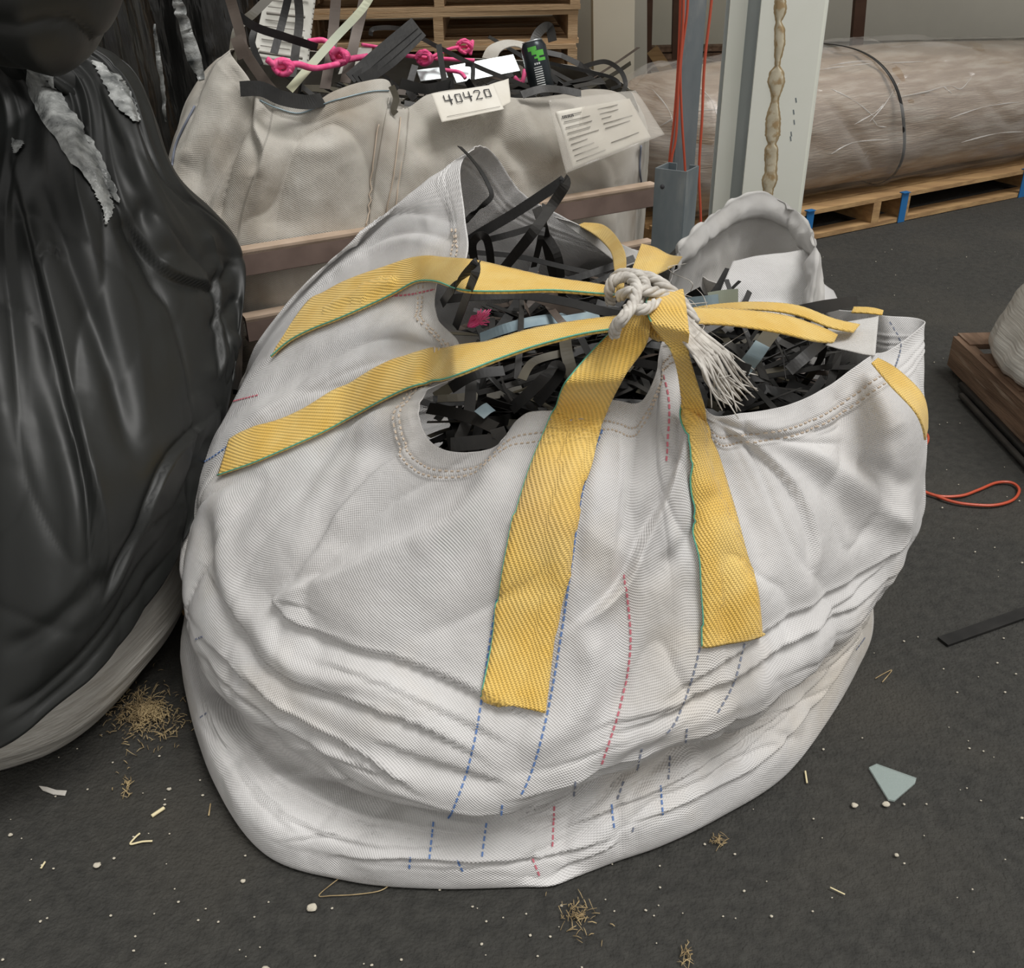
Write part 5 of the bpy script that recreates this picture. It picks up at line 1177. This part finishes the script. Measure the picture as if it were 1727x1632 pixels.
# ------------------------------------------------------------ wrapped bundle on its pallet
bd = np.array([.865, .46, 0]); bd = Z(1727, 330, 0) - Z(1365, 405, 0); bd /= np.linalg.norm(bd); bn = np.array([-bd[1], bd[0], 0]); P0 = Z(1365, 405, 0)
def bundle():
    # long pallet
    e = emp('long_pallet', P0 + bd * .9 + bn * .40, 'long wooden pallet with blue straps under the film wrapped bundle', 'pallet')
    ax = np.array([bd, bn, [0, 0, 1]])
    def b(u, v, z, su, sv, sz): return box(P0 + bd * u + bn * v + np.array([0, 0, z]), (su, sv, sz), ax=ax)
    c = 1.08; L = 3.74
    for v in (.045, .40, .76): obj('bottom_board', *b(c, v, .011, L, .09, .022), 'woodo', e, smooth=False)
    for v in (.045, .16, .28, .40, .52, .64, .76): obj('top_board', *b(c, v, .131, L, .09, .02), 'woodo', e, smooth=False)
    for u in (-.76, -.3, .42, .62, 1.62, 1.82, 2.9): obj('spacer_block', *b(u, .40, .071, .05, .80, .098), 'woodo', e, smooth=False)
    for u in (-.02, .60, 1.50): obj('blue_strap', *merge(b(u, -.004, .07, .045, .004, .145), b(u, .0, .144, .045, .03, .003)), 'bluetie', e, smooth=False)
    # bundle: flattened roll of card under clear film
    e2 = emp('wrapped_bundle', P0 + bd * .9 + bn * .40 + np.array([0, 0, .142]), 'long brown bundle wrapped in clear film lying on the long pallet behind the column', 'bundle')
    nu, nv = 150, 90; g = np.zeros((nu, nv, 3))
    for i in range(nu):
        u = -.80 + 3.75 * i / (nu - 1); ed = 1 - .55 * max(0, 1 - i / 10.0) ** 2 - .55 * max(0, 1 - (nu - 1 - i) / 6.0) ** 2
        for j in range(nv):
            a = 2 * pi * j / nv; cx_, sz_ = cos(a), sin(a); k = (abs(cx_) ** 2.6 + abs(sz_) ** 2.6) ** (-1 / 2.6)
            h = .285 + .03 * sin(u * 1.1 + 1.2)
            g[i, j] = P0 + bd * u + bn * (.40 + .40 * cx_ * k * ed) + np.array([0, 0, .142 + h + h * sz_ * k * ed])
    nn = gnormals(g)
    if ((nn[30] * (g[30] - g[30].mean(0))).sum(1)).mean() < 0: nn = -nn
    uvq = np.stack([g @ bd * 1.1, g @ bn * 7, g[..., 2] * 9], -1)
    core = g + nn * (.010 * ridged(uvq * 1.0) - .012)[..., None]; core[..., 2] = np.maximum(core[..., 2], .143)
    cap = lambda G_: (G_.reshape(-1, 3), gfaces(nu, nv) + [list(range(nv))[::-1], [(nu - 1) * nv + j for j in range(nv)]])
    obj('cardboard_core', *cap(core), 'card', e2)
    fm = g + nn * (.018 - .03 * sharp(np.stack([g @ bd * 3.2 + g[..., 2] * 4, g @ bn * 5, g[..., 2] * 5 - (g @ bd) * 2], -1), 7) + .016 * ridged(np.stack([g @ bd * 2.6, g @ bn * 4, g[..., 2] * 7 + (g @ bd) * 1.5], -1)) + .006 * ridged(g * 13))[..., None]; fm[..., 2] = np.maximum(fm[..., 2], .1425)
    obj('clear_film', *cap(fm), 'clear', e2)
    # bands round the bundle
    def ringband(u0, lean, m, w, j0=0, j1=nv):
        P = []
        for j in range(j0, j1 + 1):
            jj = j % nv; i = (u0 + .80) / 3.75 * (nu - 1) + lean * (1 + sin(2 * pi * jj / nv)) * 4; i0 = int(i); fr = i - i0
            P.append((g[i0, jj] * (1 - fr) + g[i0 + 1, jj] * fr) + nn[i0, jj] * .02)
        V, Fc, _ = band(P[:-1] + [P[0]], w, np.array([nn[int((u0 + .80) / 3.75 * (nu - 1)), j % nv] for j in range(j0, j1 + 1)]), .002); V[:, 2] = np.maximum(V[:, 2], .143); obj('black_band', V, Fc, m, e2)
    ringband(.60, -1.1, 's1', .018)
    # bright creases of gathered film
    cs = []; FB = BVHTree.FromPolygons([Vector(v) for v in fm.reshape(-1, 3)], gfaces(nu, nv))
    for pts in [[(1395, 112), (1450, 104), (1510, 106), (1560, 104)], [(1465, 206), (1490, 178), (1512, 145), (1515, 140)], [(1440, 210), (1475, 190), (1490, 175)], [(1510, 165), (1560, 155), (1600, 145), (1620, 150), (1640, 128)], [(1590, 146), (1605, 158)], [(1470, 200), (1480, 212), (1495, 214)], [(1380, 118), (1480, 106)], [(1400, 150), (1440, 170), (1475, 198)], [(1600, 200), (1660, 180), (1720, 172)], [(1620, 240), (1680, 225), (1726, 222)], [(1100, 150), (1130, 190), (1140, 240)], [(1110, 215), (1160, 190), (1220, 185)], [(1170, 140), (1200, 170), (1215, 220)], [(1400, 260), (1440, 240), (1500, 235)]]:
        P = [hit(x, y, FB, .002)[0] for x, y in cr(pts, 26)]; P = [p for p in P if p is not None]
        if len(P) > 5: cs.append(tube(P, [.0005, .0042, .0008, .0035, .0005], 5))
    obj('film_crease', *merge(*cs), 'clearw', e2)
bundle()

# ------------------------------------------------------------ shrink-wrapped pallet at the right edge
def right_pallet():
    X0 = 1.51; e = emp('loaded_pallet', (X0 + .5, 2.5, 0), 'dark weathered wooden pallet at the right edge of the picture', 'pallet')
    ang = radians(0); 
    for y in (3.035, 2.50, 1.98): obj('bottom_board', *box((X0 + .5, y, .012), (1.0, .10, .02)), 'woodd', e, smooth=False)
    for x in (X0 + .02, X0 + .5, X0 + .98): obj('stringer', *box((x - .021, 2.51, .074), (.038, 1.14, .104)), 'woodd', e, smooth=False)
    for i in range(7): obj('top_board', *box((X0 + .5, 3.045 - i * .178, .122), (1.0, .10, .018)), 'woodd', e, smooth=False)
    tag(obj('steel_bar', *tube([(X0 - .03, 2.93, .016), (X0 - .032, 1.8, .016)], .012, 10), 's1'), 'dark steel bar lying against the base of the right edge pallet', 'bar')
    tag(obj('steel_bar', *tube([(X0 - .058, 2.86, .012), (X0 - .062, 1.8, .012)], .010, 10), 's2'), 'thinner steel bar lying outside the dark one by the right edge pallet', 'bar')
    # load of white sacks under film
    n = 200
    def rs(hx, hy, z, p=5.0, dx=0):
        out = []
        for i in range(16):
            a = 2 * pi * i / 16 - pi / 2; c, s = cos(a), sin(a); k = (abs(c) ** p + abs(s) ** p) ** (-1 / p); out.append((float(i), X0 + .49 + dx + hx * c * k, 2.56 + hy * s * k, z))
        return ringw(out)
    g = loft([rs(.05, .05, .72), rs(.32, .38, .70), rs(.38, .44, .60), rs(.37, .43, .44), rs(.43, .49, .30), rs(.465, .52, .14), rs(.43, .48, .132), rs(.1, .1, .132)], n, [6, 8, 14, 12, 12, 4, 3], 16.0)
    nn = gnormals(g)
    if ((nn[20] * (g[20] - np.array([X0 + .53, 2.5, .35]))).sum(1)).mean() < 0: nn = -nn
    g = g + nn * (.014 * ridged(g * 5.0) + .006 * ridged(g * 14))[..., None]; g[..., 2] = np.maximum(g[..., 2], .1318)
    tag(obj('wrapped_sacks', g.reshape(-1, 3), gfaces(g.shape[0], n), 'wrap'), 'white film wrapped load resting on the right edge pallet', 'wrapped load')
right_pallet()

# ------------------------------------------------------------ things on the ground
P = [Z(*p, .006) for p in [(1500, 800), (1545, 822), (1580, 836), (1620, 836), (1650, 826), (1680, 814), (1706, 814), (1719, 826), (1708, 843), (1675, 852), (1630, 850), (1600, 844), (1570, 833), (1545, 828), (1505, 835)]]
tag(obj('red_wire_loop', *tube(P, .0042, 7, 110), 'redw'), 'red wire loop lying on the asphalt right of the front bag', 'wire')
P = [Z(*p, .006) for p in [(1500, 715), (1545, 720), (1563, 732), (1564, 745), (1552, 757), (1520, 765)]]
tag(obj('red_wire_loop', *tube(P, .0042, 7, 60), 'redw'), 'small red wire end peeking out behind the right side of the front bag', 'wire')
a, b = Z(1590, 1082, .003), Z(1760, 1022, .003)
tag(obj('rubber_strip', *beam(a, b, .03, .005), 's1', smooth=False), 'thin black strip lying flat on the asphalt at the right edge', 'strip')
def prism(name, pts, h, m, label, cat, z=.001):
    A = [Z(x, y, z) for x, y in pts]; n = len(A); V = A + [p + np.array([0, 0, h]) for p in A]
    return tag(obj(name, V, [list(range(n))[::-1], list(range(n, 2 * n))] + [(i, (i + 1) % n, n + (i + 1) % n, n + i) for i in range(n)], m, smooth=False), label, cat)
prism('plastic_offcut', [(1465, 1296), (1478, 1290), (1545, 1314), (1543, 1322), (1508, 1352), (1498, 1350)], .004, 'glass', 'clear greenish triangular plastic offcut on the asphalt at lower right', 'offcut')
def stone(x, y, r, label, m='stone', group=None):
    c = Z(x, y, r * .5); nu, nv = 14, 9; V = []
    for i in range(nv):
        p = -pi / 2 + pi * i / (nv - 1)
        for j in range(nu):
            a = 2 * pi * j / nu; d = np.array([cos(a) * cos(p), sin(a) * cos(p) * .85, sin(p) * .6]); V.append(c + d * r * (1 + .28 * vnoise((d * 1.7 + x)[None])[0]))
    V = np.array(V); V[:, 2] -= V[:, 2].min() - .0005
    tag(obj('pebble', V, gfaces(nv, nu), m, smooth=False), label, 'pebble', group)
stone(527, 1530, .0085, 'largest pale pebble on the asphalt in front of the big bag')
stone(1494, 1356, .006, 'pale crumb lying below the clear plastic offcut')
stone(1441, 1358, .006, 'tan pebble left of the clear plastic offcut')
stone(1512, 1442, .004, 'white crumb on the asphalt below the clear plastic offcut')
stone(164, 1459, .006, 'cream pebble at lower left below the split straw')
stone(410, 1486, .004, 'small grey pebble left of the twine in front of the bag')
stone(449, 1636, .007, 'pale pebble at the bottom edge of the picture')
stone(18, 1408, .004, 'white crumb at the left edge under the wrapped load')
stone(285, 1331, .004, 'grey pebble left of the bag beside a straw')
for i in range(240):
    x, y = random.uniform(0, 1727), random.uniform(1050, 1632)
    if i > 200: x, y = random.uniform(1570, 1727), random.uniform(420, 1000)
    if i > 224: x, y = random.uniform(1360, 1600), random.uniform(420, 520)
    h, _ = hit(x, y)
    if h is not None: continue
    stone(x, y, random.uniform(.0010, .0026), 'tiny pale grit crumb scattered over the dark asphalt', group='grit crumbs on the asphalt')
def straw(pts, w, m, label, name='straw_stalk', group=None):
    tag(obj(name, *tube([Z(x, y, .003) for x, y in pts], w, 6, max(6, len(pts) * 6)), m), label, 'straw', group)
straw([(257, 1418), (240, 1419), (220, 1423), (228, 1412), (236, 1405)], .0018, 'strawl', 'split yellow straw in a V shape on the asphalt at lower left')
straw([(256, 1376), (277, 1362)], .0035, 'strawl', 'short flat yellow straw above the V shaped one')
straw([(69, 1464), (76, 1453)], .0018, 'strawl', 'tiny pale straw at the lower left corner area')
straw([(355, 1355), (352, 1375)], .0014, 'straw', 'thin brown straw beside the left foot of the big bag')
straw([(1358, 1300), (1361, 1320)], .0018, 'strawl', 'short pale straw on the asphalt right of the big bag')
straw([(1476, 1144), (1490, 1136), (1504, 1130), (1488, 1150)], .0010, 'straw', 'fine forked straw on the asphalt right of the bag foot')
straw([(1400, 1496), (1425, 1508)], .0012, 'strawl', 'tiny straw on the asphalt at lower right')
tag(obj('thin_twine', *tube([Z(*p, .003) for p in [(660, 1490), (640, 1502), (600, 1508), (560, 1510), (538, 1510), (560, 1490), (598, 1462)]], .0009, 5, 60), 'straw'), 'thin brown twine forming a hairpin in front of the big bag', 'twine')
prism('paper_scrap', [(66, 1326), (80, 1328), (95, 1333), (113, 1334), (110, 1342), (90, 1340), (72, 1333)], .002, 'wrap', 'grey scrap of film at the foot of the left wrapped load', 'scrap')
def strawpile(cx, cy, rx, ry, n, label, zt=.02):
    parts = []
    for i in range(n):
        a = random.uniform(0, 2 * pi); r = abs(random.gauss(0, .5)); p = Z(cx + rx * r * cos(a), cy + ry * r * sin(a), .002); z = random.random() * zt * max(.05, 1 - r); d = random.uniform(0, pi); L = random.uniform(.004, .020)
        v = np.array([cos(d), sin(d), random.gauss(0, .2)]) * L; parts.append(tube([p + [0, 0, z] - v / 2, p + [0, 0, z + .003], p + [0, 0, z] + v / 2 + np.array([0, 0, abs(v[2])])], random.uniform(.0004, .0010), 4))
    V, f = merge(*parts); V[:, 2] = np.maximum(V[:, 2], .0006)
    o = obj('straw_litter', V, f, 'straw'); tag(o, label, 'straw', None, 'stuff')
strawpile(245, 1205, 80, 52, 900, 'loose heap of straw litter between the left load and the big bag')
strawpile(975, 1545, 48, 42, 70, 'faint patch of straw dust in front of the big bag', .004)
strawpile(215, 1320, 24, 40, 30, 'few straw crumbs below the straw heap', .004)
strawpile(1210, 1418, 22, 14, 30, 'few straw crumbs on the asphalt at right of the front fold', .003)
strawpile(1160, 1610, 20, 26, 24, 'small clump of straw crumbs near the bottom edge', .005)
# wooden pallet glimpsed between the left load and the bag
tag(obj('timber_block', *box(Z(322, 960, .075), (.05, .16, .14), .2), 'woodo', smooth=False), 'orange timber block glimpsed in the gap between the left load and the big bag', 'block')
